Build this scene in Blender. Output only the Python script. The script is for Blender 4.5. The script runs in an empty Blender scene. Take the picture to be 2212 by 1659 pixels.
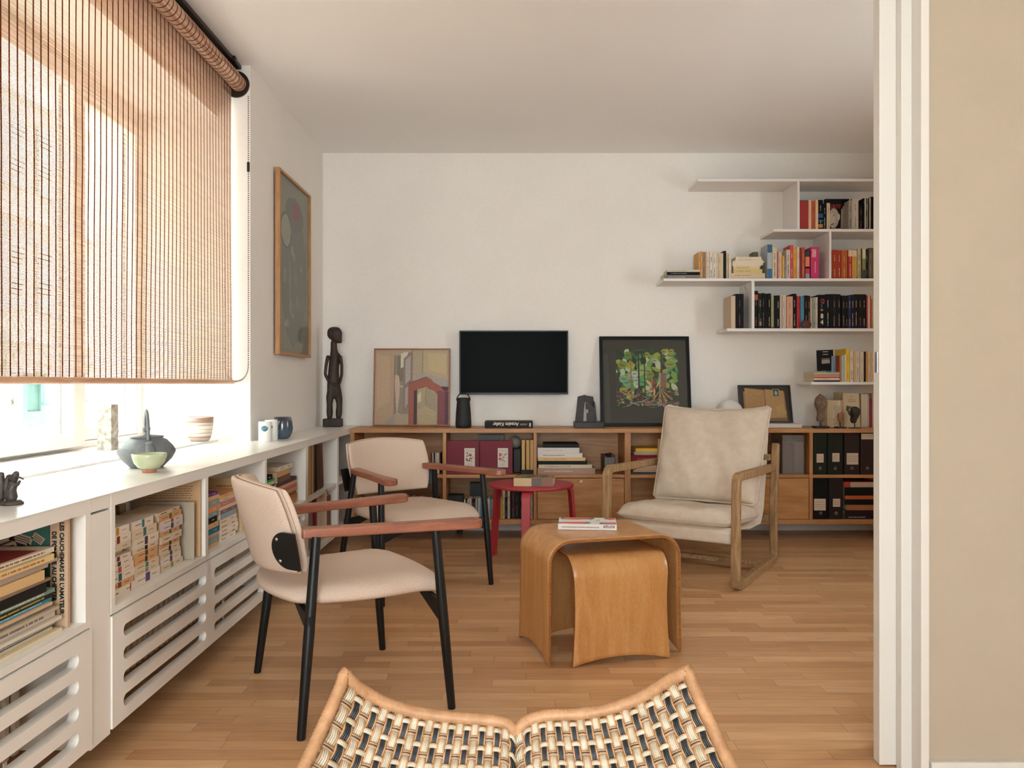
import bpy, math, random
from mathutils import Matrix, Vector
R = math.radians
scene = bpy.context.scene
COL = scene.collection
# ---------------------------------------------------------------- camera, light, exposure
F, CX, CY, CH = 1700.0, 1110.0, 829.5, 1.1       # focal length in pixels, vanishing point, eye height
cam_data = bpy.data.cameras.new('camera')
cam_data.sensor_width = 36.0
cam_data.lens = F / 2212 * 36
cam_data.shift_x = -4 / 2212
cam_data.clip_start = 0.05
cam = bpy.data.objects.new('camera', cam_data)
cam.location = (0, 0, CH)
cam.rotation_euler = (R(90), 0, 0)
COL.objects.link(cam)
scene.camera = cam
scene.view_settings.view_transform = 'Standard'
scene.view_settings.look = 'None'
scene.view_settings.gamma = 1
scene.view_settings.use_curve_mapping = False
scene.view_settings.exposure = 0.86
world = bpy.data.worlds.new('overcast_sky')
scene.world = world
world.use_nodes = True
wb = world.node_tree.nodes['Background']
wb.inputs[0].default_value = (0.91, 0.965, 1.02, 1)
wb.inputs[1].default_value = 11.0
sun_d = bpy.data.lights.new('sun', 'SUN'); sun_d.energy = 24.0; sun_d.angle = R(1.5); sun_d.color = (1, .96, .91)
sun = bpy.data.objects.new('sun', sun_d); COL.objects.link(sun)
sun.rotation_euler = Vector((1, .35, 2.0)).to_track_quat('Z', 'Y').to_euler()      # over the roof onto the street facade
def portal(name, loc, sx, sy):
    d = bpy.data.lights.new(name, 'AREA'); d.shape = 'RECTANGLE'; d.size = sx; d.size_y = sy
    d.cycles.is_portal = True
    o = bpy.data.objects.new(name, d); o.location = loc; o.rotation_euler = (0, R(-90), 0); COL.objects.link(o)
    return o
YFR = -2.32
XRP = 3.32
portal('window_portal', (-2.14, 3.32, 1.68), 1.8, 2.0)
pr = portal('right_fill_portal', (XRP, 3.3, 1.65), 1.28, .5)
pr.rotation_euler = (0, R(90), 0)
pf = portal('rear_fill_portal', (-.15, YFR, 1.35), 2.3, 4.0)
pf.rotation_euler = (R(-90), 0, R(180))
pf.data.size, pf.data.size_y = 1.85, 2.4
scene.cycles.max_bounces = 10
scene.cycles.diffuse_bounces = 6
scene.cycles.transparent_max_bounces = 16
scene.cycles.caustics_reflective = False
scene.cycles.caustics_refractive = False
scene.cycles.sample_clamp_indirect = 6

# ---------------------------------------------------------------- helpers
def P(px, py, Y):
    return Vector(((px - CX) * Y / F, Y, CH - (py - CY) * Y / F))
def PX(px, Y): return (px - CX) * Y / F
def PZ(py, Y): return CH - (py - CY) * Y / F
def hexc(h, k=1.0):
    h = h.lstrip('#'); out = []
    for i in (0, 2, 4):
        c = int(h[i:i + 2], 16) / 255
        out.append((c / 12.92 if c <= .04045 else ((c + .055) / 1.055) ** 2.4) * k)
    return tuple(out)
MATS = {}
def rgba(c):
    if isinstance(c, str): c = hexc(c)
    return (c[0], c[1], c[2], 1)
def mat(name, c, rough=.5, metal=0, spec=.5, coat=0, emit=None, trans=0):
    if name in MATS: return MATS[name]
    m = bpy.data.materials.new(name); m.use_nodes = True
    b = m.node_tree.nodes['Principled BSDF']
    b.inputs['Base Color'].default_value = rgba(c)
    b.inputs['Roughness'].default_value = rough
    b.inputs['Metallic'].default_value = metal
    b.inputs['Specular IOR Level'].default_value = spec
    b.inputs['Coat Weight'].default_value = coat
    b.inputs['Transmission Weight'].default_value = trans
    MATS[name] = m
    return m
def nodes(m):
    nt = m.node_tree
    def N(t, **kw):
        n = nt.nodes.new(t)
        for k, v in kw.items(): setattr(n, k, v)
        return n
    def L(a, b): nt.links.new(a, b)
    return nt, N, L, nt.nodes['Principled BSDF']
def noisy(name, c1, c2, scale=8, stretch=(1, 1, 1), rough=.5, bump=0, detail=4, spec=.5, coat=0, fine=None, lo=.35, hi=.65, coord='Object', rot=(0, 0, 0), metal=0):
    """two-tone material: stretched noise, optional fine second noise, bump"""
    if name in MATS: return MATS[name]
    m = mat(name, c1, rough, metal, spec, coat)
    nt, N, L, b = nodes(m)
    tc = N('ShaderNodeTexCoord'); mp = N('ShaderNodeMapping'); mp.inputs['Scale'].default_value = stretch
    mp.inputs['Rotation'].default_value = rot
    L(tc.outputs[coord], mp.inputs['Vector'])
    n = N('ShaderNodeTexNoise'); n.inputs['Scale'].default_value = scale; n.inputs['Detail'].default_value = detail
    L(mp.outputs[0], n.inputs['Vector'])
    r = N('ShaderNodeValToRGB'); r.color_ramp.elements[0].position = lo; r.color_ramp.elements[1].position = hi
    r.color_ramp.elements[0].color = rgba(c1); r.color_ramp.elements[1].color = rgba(c2)
    L(n.outputs['Fac'], r.inputs[0])
    last = r.outputs[0]
    if fine:
        n2 = N('ShaderNodeTexNoise'); n2.inputs['Scale'].default_value = fine[0]; n2.inputs['Detail'].default_value = 2
        L(mp.outputs[0], n2.inputs['Vector'])
        mx = N('ShaderNodeMix', data_type='RGBA', blend_type='MULTIPLY'); mx.inputs[0].default_value = 1
        mr = N('ShaderNodeMapRange'); mr.inputs[1].default_value = .3; mr.inputs[2].default_value = .7
        mr.inputs[3].default_value = 1 - fine[1]; mr.inputs[4].default_value = 1 + fine[1] * .5
        L(n2.outputs['Fac'], mr.inputs[0]); L(last, mx.inputs[6]); L(mr.outputs[0], mx.inputs[7])
        last = mx.outputs[2]
    L(last, b.inputs['Base Color'])
    if bump:
        bp = N('ShaderNodeBump'); bp.inputs['Strength'].default_value = bump; bp.inputs['Distance'].default_value = .002
        L((n2 if fine else n).outputs['Fac'], bp.inputs['Height']); L(bp.outputs[0], b.inputs['Normal'])
    return m
def wood(name, c1, c2, axis='x', rough=.42, scale=6, ring=14, coat=0.0, fine=.14):
    """long grain along the given axis with slow cathedral bands"""
    if name in MATS: return MATS[name]
    st = {'x': (.12, 1, 1), 'y': (1, .12, 1), 'z': (1, 1, .12)}[axis]
    m = mat(name, c1, rough, coat=coat)
    nt, N, L, b = nodes(m)
    tc = N('ShaderNodeTexCoord'); mp = N('ShaderNodeMapping'); mp.inputs['Scale'].default_value = st
    L(tc.outputs['Object'], mp.inputs['Vector'])
    n = N('ShaderNodeTexNoise'); n.inputs['Scale'].default_value = scale; n.inputs['Detail'].default_value = 3
    L(mp.outputs[0], n.inputs['Vector'])
    mu = N('ShaderNodeMath', operation='MULTIPLY'); mu.inputs[1].default_value = ring; L(n.outputs['Fac'], mu.inputs[0])
    fr = N('ShaderNodeMath', operation='PINGPONG'); fr.inputs[1].default_value = 1; L(mu.outputs[0], fr.inputs[0])
    r = N('ShaderNodeValToRGB'); r.color_ramp.elements[0].color = rgba(c1); r.color_ramp.elements[1].color = rgba(c2)
    L(fr.outputs[0], r.inputs[0])
    n2 = N('ShaderNodeTexNoise'); n2.inputs['Scale'].default_value = scale * 45; n2.inputs['Detail'].default_value = 2
    L(mp.outputs[0], n2.inputs['Vector'])
    mr = N('ShaderNodeMapRange'); mr.inputs[1].default_value = .3; mr.inputs[2].default_value = .7
    mr.inputs[3].default_value = 1 - fine; mr.inputs[4].default_value = 1 + fine * .4
    L(n2.outputs['Fac'], mr.inputs[0])
    mx = N('ShaderNodeMix', data_type='RGBA', blend_type='MULTIPLY'); mx.inputs[0].default_value = 1
    L(r.outputs[0], mx.inputs[6]); L(mr.outputs[0], mx.inputs[7]); L(mx.outputs[2], b.inputs['Base Color'])
    bp = N('ShaderNodeBump'); bp.inputs['Strength'].default_value = .12; bp.inputs['Distance'].default_value = .001
    L(n2.outputs['Fac'], bp.inputs['Height']); L(bp.outputs[0], b.inputs['Normal'])
    return m
def ink(c):                         # printed colour, one material per colour
    if not isinstance(c, str): return c
    return mat('print_' + c, hexc(c), .55, spec=.3)
def attr_mat(name, rough=.6, coat=0, grain=0):
    if name in MATS: return MATS[name]
    m = mat(name, (1, 1, 1), rough, coat=coat)
    nt, N, L, b = nodes(m)
    a = N('ShaderNodeVertexColor'); a.layer_name = 'Col'
    last = a.outputs[0]
    if grain:
        tc = N('ShaderNodeTexCoord'); n = N('ShaderNodeTexNoise'); n.inputs['Scale'].default_value = 90; n.inputs['Detail'].default_value = 3
        L(tc.outputs['Object'], n.inputs['Vector'])
        mr = N('ShaderNodeMapRange'); mr.inputs[1].default_value = .3; mr.inputs[2].default_value = .7
        mr.inputs[3].default_value = 1 - grain; mr.inputs[4].default_value = 1 + grain
        L(n.outputs['Fac'], mr.inputs[0])
        mx = N('ShaderNodeMix', data_type='RGBA', blend_type='MULTIPLY'); mx.inputs[0].default_value = 1
        L(last, mx.inputs[6]); L(mr.outputs[0], mx.inputs[7]); last = mx.outputs[2]
    L(last, b.inputs['Base Color'])
    return m

WM = {}
def wm(o): return WM.get(o.name, Matrix.Identity(4)) if o else Matrix.Identity(4)
def tag(o, label=None, cat=None, group=None, kind=None):
    if label: o['label'] = label
    if cat: o['category'] = cat
    if group: o['group'] = group
    if kind: o['kind'] = kind
    return o
def thing(name, label, cat, loc=(0, 0, 0), rz=0, group=None, M=None):
    o = bpy.data.objects.new(name, None); COL.objects.link(o)
    o.empty_display_size = .05
    M = M if M is not None else Matrix.Translation(loc) @ Matrix.Rotation(rz, 4, 'Z')
    o.matrix_world = M
    WM[o.name] = M.copy()
    return tag(o, label, cat, group)
class MB:
    def __init__(s): s.v = []; s.f = []; s.m = []; s.sm = []; s.c = []
    def add(s, verts, faces, m=0, sm=False, M=None, col=None):
        k = len(s.v)
        s.v += [tuple(M @ Vector(v)) if M else tuple(v) for v in verts]
        for f in faces:
            s.f.append(tuple(i + k for i in f)); s.m.append(m); s.sm.append(sm); s.c.append(col)
        return s
    def box(s, x0, x1, y0, y1, z0, z1, m=0, M=None, col=None):
        if x0 > x1: x0, x1 = x1, x0
        if y0 > y1: y0, y1 = y1, y0
        if z0 > z1: z0, z1 = z1, z0
        v = [(x0, y0, z0), (x1, y0, z0), (x1, y1, z0), (x0, y1, z0), (x0, y0, z1), (x1, y0, z1), (x1, y1, z1), (x0, y1, z1)]
        return s.add(v, [(0, 3, 2, 1), (4, 5, 6, 7), (0, 1, 5, 4), (1, 2, 6, 5), (2, 3, 7, 6), (3, 0, 4, 7)], m, False, M, col)
    def prism(s, poly, a, b, axis='y', m=0, M=None, sm=False, col=None):
        def mk(p, t):
            return {'x': (t, p[0], p[1]), 'y': (p[0], t, p[1]), 'z': (p[0], p[1], t)}[axis]
        n = len(poly)
        v = [mk(p, a) for p in poly] + [mk(p, b) for p in poly]
        return s.add(v, [tuple(range(n - 1, -1, -1)), tuple(range(n, 2 * n))] + [(i, (i + 1) % n, n + (i + 1) % n, n + i) for i in range(n)], m, sm, M, col)
    def tube(s, pts, r, n=12, m=0, caps=True, closed=False, M=None, squash=None):
        pts = [Vector(p) for p in pts]; N = len(pts)
        rs = r if isinstance(r, (list, tuple)) else [r] * N
        T = []
        for i in range(N):
            a = pts[(i - 1) % N] if (i or closed) else pts[0]; b = pts[(i + 1) % N] if (i < N - 1 or closed) else pts[-1]
            d = b - a; T.append(d.normalized() if d.length else Vector((0, 0, 1)))
        up = Vector((0, 0, 1)) if abs(T[0].z) < .9 else Vector((1, 0, 0))
        u = (up - T[0] * up.dot(T[0])).normalized(); V = []
        for i in range(N):
            u = (u - T[i] * u.dot(T[i])).normalized(); w = T[i].cross(u)
            for k in range(n):
                a = 2 * math.pi * k / n
                q = squash or (1, 1)
                V.append(pts[i] + u * (math.cos(a) * rs[i] * q[0]) + w * (math.sin(a) * rs[i] * q[1]))
        Fc = []
        for i in range(N - (0 if closed else 1)):
            j = (i + 1) % N
            for k in range(n):
                Fc.append((i * n + k, i * n + (k + 1) % n, j * n + (k + 1) % n, j * n + k))
        s.add(V, Fc, m, True, M)
        if caps and not closed:
            s.add(V[:n], [tuple(range(n - 1, -1, -1))], m, False, M)
            s.add(V[-n:], [tuple(range(n))], m, False, M)
        return s
    def lathe(s, prof, c=(0, 0, 0), n=36, m=0, M=None, sm=True):
        V = []; Fc = []
        for (r, z) in prof:
            for k in range(n):
                a = 2 * math.pi * k / n; V.append((c[0] + r * math.cos(a), c[1] + r * math.sin(a), c[2] + z))
        for i in range(len(prof) - 1):
            for k in range(n): Fc.append((i * n + k, i * n + (k + 1) % n, (i + 1) * n + (k + 1) % n, (i + 1) * n + k))
        return s.add(V, Fc, m, sm, M)
    def grid(s, fn, nu, nv, m=0, sm=True, flip=False, M=None):
        V = [fn(i / nu, j / nv) for j in range(nv + 1) for i in range(nu + 1)]; Fc = []
        for j in range(nv):
            for i in range(nu):
                a = j * (nu + 1) + i; q = (a, a + 1, a + nu + 2, a + nu + 1)
                Fc.append(q[::-1] if flip else q)
        return s.add(V, Fc, m, sm, M)
    def pillow(s, fn, nu=24, nv=24, k=.3, p=6, q=.5, m=0, M=None):
        """closed soft pad: fn(a, b, w) with a, b in -1..1 and w in -1..1 through the thickness"""
        def cl(i, n): return math.sin((i / n - .5) * math.pi)
        def pt(i, j, sg):
            a, b = cl(i, nu), cl(j, nv)
            w = (max(0, 1 - abs(a) ** p) * max(0, 1 - abs(b) ** p)) ** q
            x, y = a * math.sqrt(1 - k * b * b / 2), b * math.sqrt(1 - k * a * a / 2)
            sc = 1 / math.sqrt(1 - k / 2) if False else 1
            return fn(x * sc, y * sc, sg * w)
        for sg in (1, -1):
            V = [pt(i, j, sg) for j in range(nv + 1) for i in range(nu + 1)]; Fc = []
            for j in range(nv):
                for i in range(nu):
                    a = j * (nu + 1) + i; qd = (a, a + 1, a + nu + 2, a + nu + 1)
                    Fc.append(qd if sg > 0 else qd[::-1])
            s.add(V, Fc, m, True, M)
        return s
    def sphere(s, c, r, n=16, m=0, M=None, sc=(1, 1, 1)):
        V = []; Fc = []
        for j in range(n + 1):
            t = math.pi * j / n
            for k in range(2 * n):
                a = math.pi * k / n
                V.append((c[0] + r * sc[0] * math.sin(t) * math.cos(a), c[1] + r * sc[1] * math.sin(t) * math.sin(a), c[2] + r * sc[2] * math.cos(t)))
        for j in range(n):
            for k in range(2 * n):
                Fc.append((j * 2 * n + k, (j + 1) * 2 * n + k, (j + 1) * 2 * n + (k + 1) % (2 * n), j * 2 * n + (k + 1) % (2 * n)))
        return s.add(V, Fc, m, True, M)
    def build(s, name, mats, parent=None, bevel=0, seg=2, world=False, origin=None, merge=False, sub=0, label=None):
        if not isinstance(mats, (list, tuple)): mats = [mats]
        me = bpy.data.meshes.new(name)
        vs = [Vector(v) for v in s.v]
        o = bpy.data.objects.new(name, me); COL.objects.link(o)
        if parent:
            o.parent = parent
            if world:
                inv = wm(parent).inverted(); vs = [inv @ v for v in vs]
            WM[o.name] = wm(parent).copy()
        else:
            if origin is None:
                xs = [v.x for v in vs]; ys = [v.y for v in vs]
                origin = ((min(xs) + max(xs)) / 2, (min(ys) + max(ys)) / 2, min(v.z for v in vs))
            og = Vector(origin); vs = [v - og for v in vs]; o.location = og
            WM[o.name] = Matrix.Translation(og)
        me.from_pydata([tuple(v) for v in vs], [], s.f)
        for m in mats: me.materials.append(m if not isinstance(m, str) else ink(m))
        me.polygons.foreach_set('material_index', s.m)
        me.polygons.foreach_set('use_smooth', s.sm)
        if any(c is not None for c in s.c):
            ca = me.color_attributes.new('Col', 'FLOAT_COLOR', 'CORNER'); data = []
            for f, c in zip(s.f, s.c):
                data += list(rgba(c if c is not None else (1, 1, 1))) * len(f)
            ca.data.foreach_set('color', data)
        me.validate(); me.update()
        if merge or sub:
            import bmesh
            bm = bmesh.new(); bm.from_mesh(me); bmesh.ops.remove_doubles(bm, verts=bm.verts, dist=1e-5)
            bm.to_mesh(me); bm.free()
        if bevel:
            b = o.modifiers.new('soft_edges', 'BEVEL'); b.width = bevel; b.segments = seg; b.limit_method = 'ANGLE'; b.angle_limit = R(40)
            b.harden_normals = False
        if sub:
            b = o.modifiers.new('smooth', 'SUBSURF'); b.levels = sub; b.render_levels = sub
        if label: o['label'] = label
        return o
def frameM(o, x, y, z=None):
    """matrix with origin o and axes x, y (z = x cross y)"""
    x = Vector(x).normalized(); y = Vector(y).normalized(); z = x.cross(y)
    return Matrix(((x.x, y.x, z.x, o[0]), (x.y, y.y, z.y, o[1]), (x.z, y.z, z.z, o[2]), (0, 0, 0, 1)))
def text(parent, body, size, M, c, name='lettering', ext=0.0003, align='LEFT', sx=1.0, spacing=1.0, bold=0):
    cu = bpy.data.curves.new(name, 'FONT'); cu.body = body; cu.size = size; cu.extrude = ext; cu.align_x = align
    cu.space_character = spacing; cu.resolution_u = 3; cu.offset = bold
    cu.materials.append(ink(c) if isinstance(c, str) else c)
    o = bpy.data.objects.new(name, cu); COL.objects.link(o); o.parent = parent
    o.matrix_local = M @ Matrix.Diagonal((sx, 1, 1, 1))
    TEXTS.append(o)
    return o
TEXTS = []
def texts_to_mesh():
    dg = bpy.context.evaluated_depsgraph_get()
    for o in TEXTS:
        me = bpy.data.meshes.new_from_object(o.evaluated_get(dg))
        q = bpy.data.objects.new('lettering', me); COL.objects.link(q); q.parent = o.parent; q.matrix_local = o.matrix_local.copy()
        q['kind'] = 'stuff'
        bpy.data.objects.remove(o)
def copy_tree(o, loc, rz, label, group=None):
    def cp(a, par):
        c = a.copy(); COL.objects.link(c)
        if par: c.parent = par
        for ch in a.children: cp(ch, c)
        return c
    c = cp(o, None); c.location = loc; c.rotation_euler = (0, 0, rz)
    WM[c.name] = Matrix.Translation(loc) @ Matrix.Rotation(rz, 4, 'Z')
    c['label'] = label
    if group: c['group'] = group
    return c
def rect_patch(mb, x0, x1, y0, y1, lift, c):
    mb.add([(x0, y0, lift), (x1, y0, lift), (x1, y1, lift), (x0, y1, lift)], [(0, 1, 2, 3)], 0, False, None, c)
def poly_patch(mb, pts, lift, c):
    mb.add([(p[0], p[1], lift) for p in pts], [tuple(range(len(pts)))], 0, False, None, c)
def blob(cx, cy, rx, ry, rng=None, n=22, rot=0, jit=.08):
    out = []
    for k in range(n):
        a = 2 * math.pi * k / n; j = 1 + (rng.uniform(-jit, jit) if rng else 0)
        x, y = rx * math.cos(a) * j, ry * math.sin(a) * j
        out.append((cx + x * math.cos(rot) - y * math.sin(rot), cy + x * math.sin(rot) + y * math.cos(rot)))
    return out
def leaf(cx, cy, L, W, rot):
    pts = []
    for k in range(9):
        t = k / 8; pts.append((t * L, W * math.sin(math.pi * t) ** .8))
    for k in range(7, 0, -1):
        t = k / 8; pts.append((t * L, -W * math.sin(math.pi * t) ** .8))
    return [(cx + x * math.cos(rot) - y * math.sin(rot), cy + x * math.sin(rot) + y * math.cos(rot)) for x, y in pts]
# ================================================================ materials of the room
WALL = noisy('wall_plaster', hexc('e8e2db'), hexc('ebe5de'), 3, rough=.85, spec=.2, bump=.05, fine=(60, .02))
CEIL = mat('ceiling_paint', hexc('f0eeec'), .9, spec=.15)
BEIGE = noisy('beige_wall_paint', hexc('a89a88'), hexc('aa9c8a'), 5, rough=.8, spec=.2, bump=.12, fine=(45, .008))
WHITE = mat('white_satin_lacquer', hexc('cdc8c0'), .4)
CONS = mat('white_console_lacquer', hexc('e2dcd4'), .42)
WINW = mat('white_window_paint', hexc('e6e4e1'), .35)
SHELFW = mat('white_shelf_lacquer', hexc('e4deda'), .45)
BLACK = mat('black_metal', hexc('0f0e0e'), .42, spec=.35)
CHROME = mat('steel', (.6, .6, .6), .25, metal=1)
def floor_mat():
    m = mat('oak_strip_floor', (.4, .2, .1), .34)
    nt, N, L, b = nodes(m)
    tc = N('ShaderNodeTexCoord'); sp = N('ShaderNodeSeparateXYZ'); L(tc.outputs['Object'], sp.inputs[0])
    def M(op, a, bb=None):
        n = N('ShaderNodeMath', operation=op)
        for i, v in enumerate((a, bb)):
            if v is None: continue
            if isinstance(v, (int, float)): n.inputs[i].default_value = v
            else: L(v, n.inputs[i])
        return n.outputs[0]
    w = .0625
    yy = M('DIVIDE', sp.outputs[1], w); row = M('FLOOR', yy); fy = M('FRACT', yy)
    wn = N('ShaderNodeTexWhiteNoise', noise_dimensions='1D'); L(row, wn.inputs['W'])
    xx = M('ADD', M('DIVIDE', sp.outputs[0], .52), M('MULTIPLY', wn.outputs['Value'], 7)); cell = M('FLOOR', xx); fx = M('FRACT', xx)
    cv = N('ShaderNodeCombineXYZ'); L(cell, cv.inputs[0]); L(row, cv.inputs[1])
    w2 = N('ShaderNodeTexWhiteNoise', noise_dimensions='2D'); L(cv.outputs[0], w2.inputs['Vector'])
    r = N('ShaderNodeValToRGB'); e = r.color_ramp.elements
    e[0].color = rgba(hexc('b98a60')); e[1].color = rgba(hexc('d5aa7e'))
    el = r.color_ramp.elements.new(.5); el.color = rgba(hexc('c89a6e'))
    L(w2.outputs['Value'], r.inputs[0])
    mp = N('ShaderNodeMapping'); mp.inputs['Scale'].default_value = (1.2, 14, 1); L(tc.outputs['Object'], mp.inputs['Vector'])
    L(w2.outputs['Color'], mp.inputs['Location'])
    gn = N('ShaderNodeTexNoise'); gn.inputs['Scale'].default_value = 5; gn.inputs['Detail'].default_value = 6; L(mp.outputs[0], gn.inputs['Vector'])
    mr = N('ShaderNodeMapRange'); mr.inputs[1].default_value = .3; mr.inputs[2].default_value = .7; mr.inputs[3].default_value = .86; mr.inputs[4].default_value = 1.1
    L(gn.outputs['Fac'], mr.inputs[0])
    mx = N('ShaderNodeMix', data_type='RGBA', blend_type='MULTIPLY'); mx.inputs[0].default_value = 1
    L(r.outputs[0], mx.inputs[6]); L(mr.outputs[0], mx.inputs[7])
    gap = M('MAXIMUM', M('LESS_THAN', fy, .022), M('LESS_THAN', fx, .0035))
    m2 = N('ShaderNodeMix', data_type='RGBA'); L(M('MULTIPLY', gap, .6), m2.inputs[0]); L(mx.outputs[2], m2.inputs[6]); m2.inputs[7].default_value = rgba(hexc('50301a'))
    L(m2.outputs[2], b.inputs['Base Color'])
    rr = N('ShaderNodeMapRange'); rr.inputs[3].default_value = .28; rr.inputs[4].default_value = .42; L(gn.outputs['Fac'], rr.inputs[0]); L(rr.outputs[0], b.inputs['Roughness'])
    bp = N('ShaderNodeBump'); bp.inputs['Strength'].default_value = .25; bp.inputs['Distance'].default_value = .001; bp.invert = True
    L(gap, bp.inputs['Height']); L(bp.outputs[0], b.inputs['Normal'])
    return m
FLOOR = floor_mat()
def struct(name, mb, m, parent=None, bevel=0, label=None):
    o = mb.build(name, m, parent, bevel=bevel, world=bool(parent))
    if not parent: o['kind'] = 'structure'
    if label: o['label'] = label
    return o
XW, XN, XG, YB, YN = -1.44, -1.62, -2.06, 5.93, 4.30     # wall face, niche, glass, back wall, far side of the niche
XR, YF, CZ = 3.2, -2.2, 2.84
struct('floor', MB().box(-2.3, XR, YF, YB, -.1, 0), FLOOR)
struct('ceiling', MB().box(-2.3, XR + .1, YF - .1, YB + .12, CZ, CZ + .1), CEIL)
struct('wall_back', MB().box(-2.3, XR + .1, YB, YB + .12, -.1, CZ), WALL)
for bx in ((YF, 3.0, 0, CZ), (3.6, YB, 0, CZ), (3.0, 3.6, 0, .95), (3.0, 3.6, 2.35, CZ)):
    struct('wall_right', MB().box(XR, XR + .1, *bx), WALL)
for bx in ((-2.3, -1.1, YF - .1, YF, -.1, CZ), (.8, XR + .1, YF - .1, YF, -.1, CZ), (-1.1, .8, YF - .1, YF, -.1, .15), (-1.1, .8, YF - .1, YF, 2.55, CZ)):
    struct('wall_front', MB().box(*bx), BEIGE)
for bx in ((-2.3, XW, YN, YB, 0, CZ), (-2.3, XN, 2.35, YN, 0, .786), (-2.3, XN, 2.35, YN, 2.56, CZ), (-2.3, -1.58, 2.10, 2.35, 0, CZ),
           (-2.3, -1.58, YF, 2.10, 0, CZ)):
    struct('wall_left', MB().box(*bx), WALL)
for bx in ((1.1498, XR, 2.185, 2.235, 0, 2.6), (1.1498, XR, 2.33, 2.40, 0, 2.6), (-1.58, XR, 2.185, 2.40, 2.6, CZ)):
    struct('wall_partition', MB().box(*bx), BEIGE)
struct('trim_1', MB().box(1.0967, 1.1268, 2.2274, 2.2575, 0, 2.6), WHITE, bevel=.0015)
struct('trim_2', MB().box(1.1268, 1.1498, 2.1768, 2.2575, 0, 2.6), WHITE, bevel=.002)
struct('trim_3', MB().box(1.1, 1.1498, 2.31, 2.405, 0, 2.6), WHITE, bevel=.002)
struct('baseboard_partition', MB().box(1.152, XR, 2.168, 2.185, 0, .056), WHITE, bevel=.002)
struct('baseboard_back', MB().box(XW, XR, YB - .016, YB, 0, .085), WALL, bevel=.002)
dr = struct('door_1', MB().box(1.0495, 1.9, 2.2595, 2.2975, .006, 2.6), WHITE, bevel=.0015)
# edge pull let into the narrow edge of the sliding door (faces the opening)
yc = 2.2785
pz0, pz1 = PZ(805, yc), PZ(760, yc)
hp = MB().box(1.0482, 1.0494, yc - .009, yc + .009, pz0, pz1)
hd = hp.build('edge_pull', CHROME, dr, bevel=.0004, world=True)
MB().box(1.0478, 1.0483, yc - .0055, yc + .0055, pz0 + .008, pz1 - .008).build('finger_slot', mat('dark_recess', hexc('70665e'), .6), hd, world=True)
for zz in (pz0 + .004, pz1 - .004):
    MB().tube([(1.0474, yc, zz), (1.0484, yc, zz)], .002, 10).build('screw', mat('dark_screw', hexc('4a443f'), .4), hd, world=True)
# ---------------------------------------------------------------- window
GLASS = bpy.data.materials.new('window_glass'); GLASS.use_nodes = True
nt = GLASS.node_tree; nt.nodes.clear()
_o = nt.nodes.new('ShaderNodeOutputMaterial'); _t = nt.nodes.new('ShaderNodeBsdfTransparent'); _g = nt.nodes.new('ShaderNodeBsdfGlossy'); _m = nt.nodes.new('ShaderNodeMixShader')
_g.inputs['Roughness'].default_value = .02; _t.inputs[0].default_value = (.94, .97, .96, 1); _m.inputs[0].default_value = .06
nt.links.new(_t.outputs[0], _m.inputs[1]); nt.links.new(_g.outputs[0], _m.inputs[2]); nt.links.new(_m.outputs[0], _o.inputs[0])
def window(name, y0, y1, ym):
    w = MB(); xa, xb = -2.12, -2.03
    w.box(xa, xb, y0, y1, .798, .83); w.box(xa, xb, y0, y1, 2.51, 2.56)
    w.box(xa, xb, y0, y0 + .05, .83, 2.51); w.box(xa, xb, y1 - .05, y1, .83, 2.51); w.box(xa, xb + .012, ym, ym + .10, .83, 2.51)
    fr = struct(name, w, WINW, bevel=.003)
    for a, b_ in ((y0 + .05, ym), (ym + .10, y1 - .05)):
        near = a < ym
        xo = 0.06 if near else 0.0
        c = MB(); xc0, xc1 = -2.09 + xo, -2.035 + xo
        t = .075 if near else .018
        zb = .815 if near else .832
        c.box(xc0, xc1, a + t, b_ - t, zb, zb + (.06 if near else .055)); c.box(xc0, xc1, a + t, b_ - t, 2.44, 2.51)
        c.box(xc0, xc1, a, a + t, zb, 2.51); c.box(xc0, xc1, b_ - t, b_, zb, 2.51)
        cs = c.build('casement', WINW, fr, bevel=.003, world=True)
        gk = MB(); xg = (xc0 + xc1) / 2
        for q in ((a + t, a + t + .006), (b_ - t - .006, b_ - t)): gk.box(xc0 - .01, xc0, q[0], q[1], zb + .05, 2.45)
        gk.build('gasket', mat('grey_gasket', hexc('6b6a66'), .6), cs, world=True)
        MB().box(xg - .003, xg + .003, a + t * .8, b_ - t * .8, zb + .05, 2.45).build('pane', GLASS, cs, world=True)
    return fr
window('window_1', 2.35, YN, 3.607)
w4 = MB().box(XR + .02, XR + .08, 3.0, 3.6, .95, 1.01).box(XR + .02, XR + .08, 3.0, 3.6, 2.29, 2.35)
for y in (3.0, 3.54): w4.box(XR + .02, XR + .08, y, y + .06, 1.01, 2.29)
w4 = struct('right_fill_window', w4, WINW)  # unseen window, added as a soft extra light onto the left wall
MB().box(XR + .045, XR + .05, 3.06, 3.54, 1.01, 2.29).build('pane', GLASS, w4, world=True)
w3 = MB()
for x in (-1.1, -.18, .75): w3.box(x, x + .05, YF - .07, YF - .02, .25, 2.55)
w3.box(-1.1, .8, YF - .07, YF - .02, .25, .31).box(-1.1, .8, YF - .07, YF - .02, 2.49, 2.55)
w3 = struct('rear_fill_window', w3, WINW)  # unseen opening behind the camera, added for frontal fill light
MB().box(-1.05, .75, YF - .05, YF - .045, .31, 2.49).build('pane', GLASS, w3, world=True)
struct('windowsill_1', MB().box(-2.14, -1.616, 2.35, YN, .787, .7985), WINW, bevel=.002)
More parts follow.
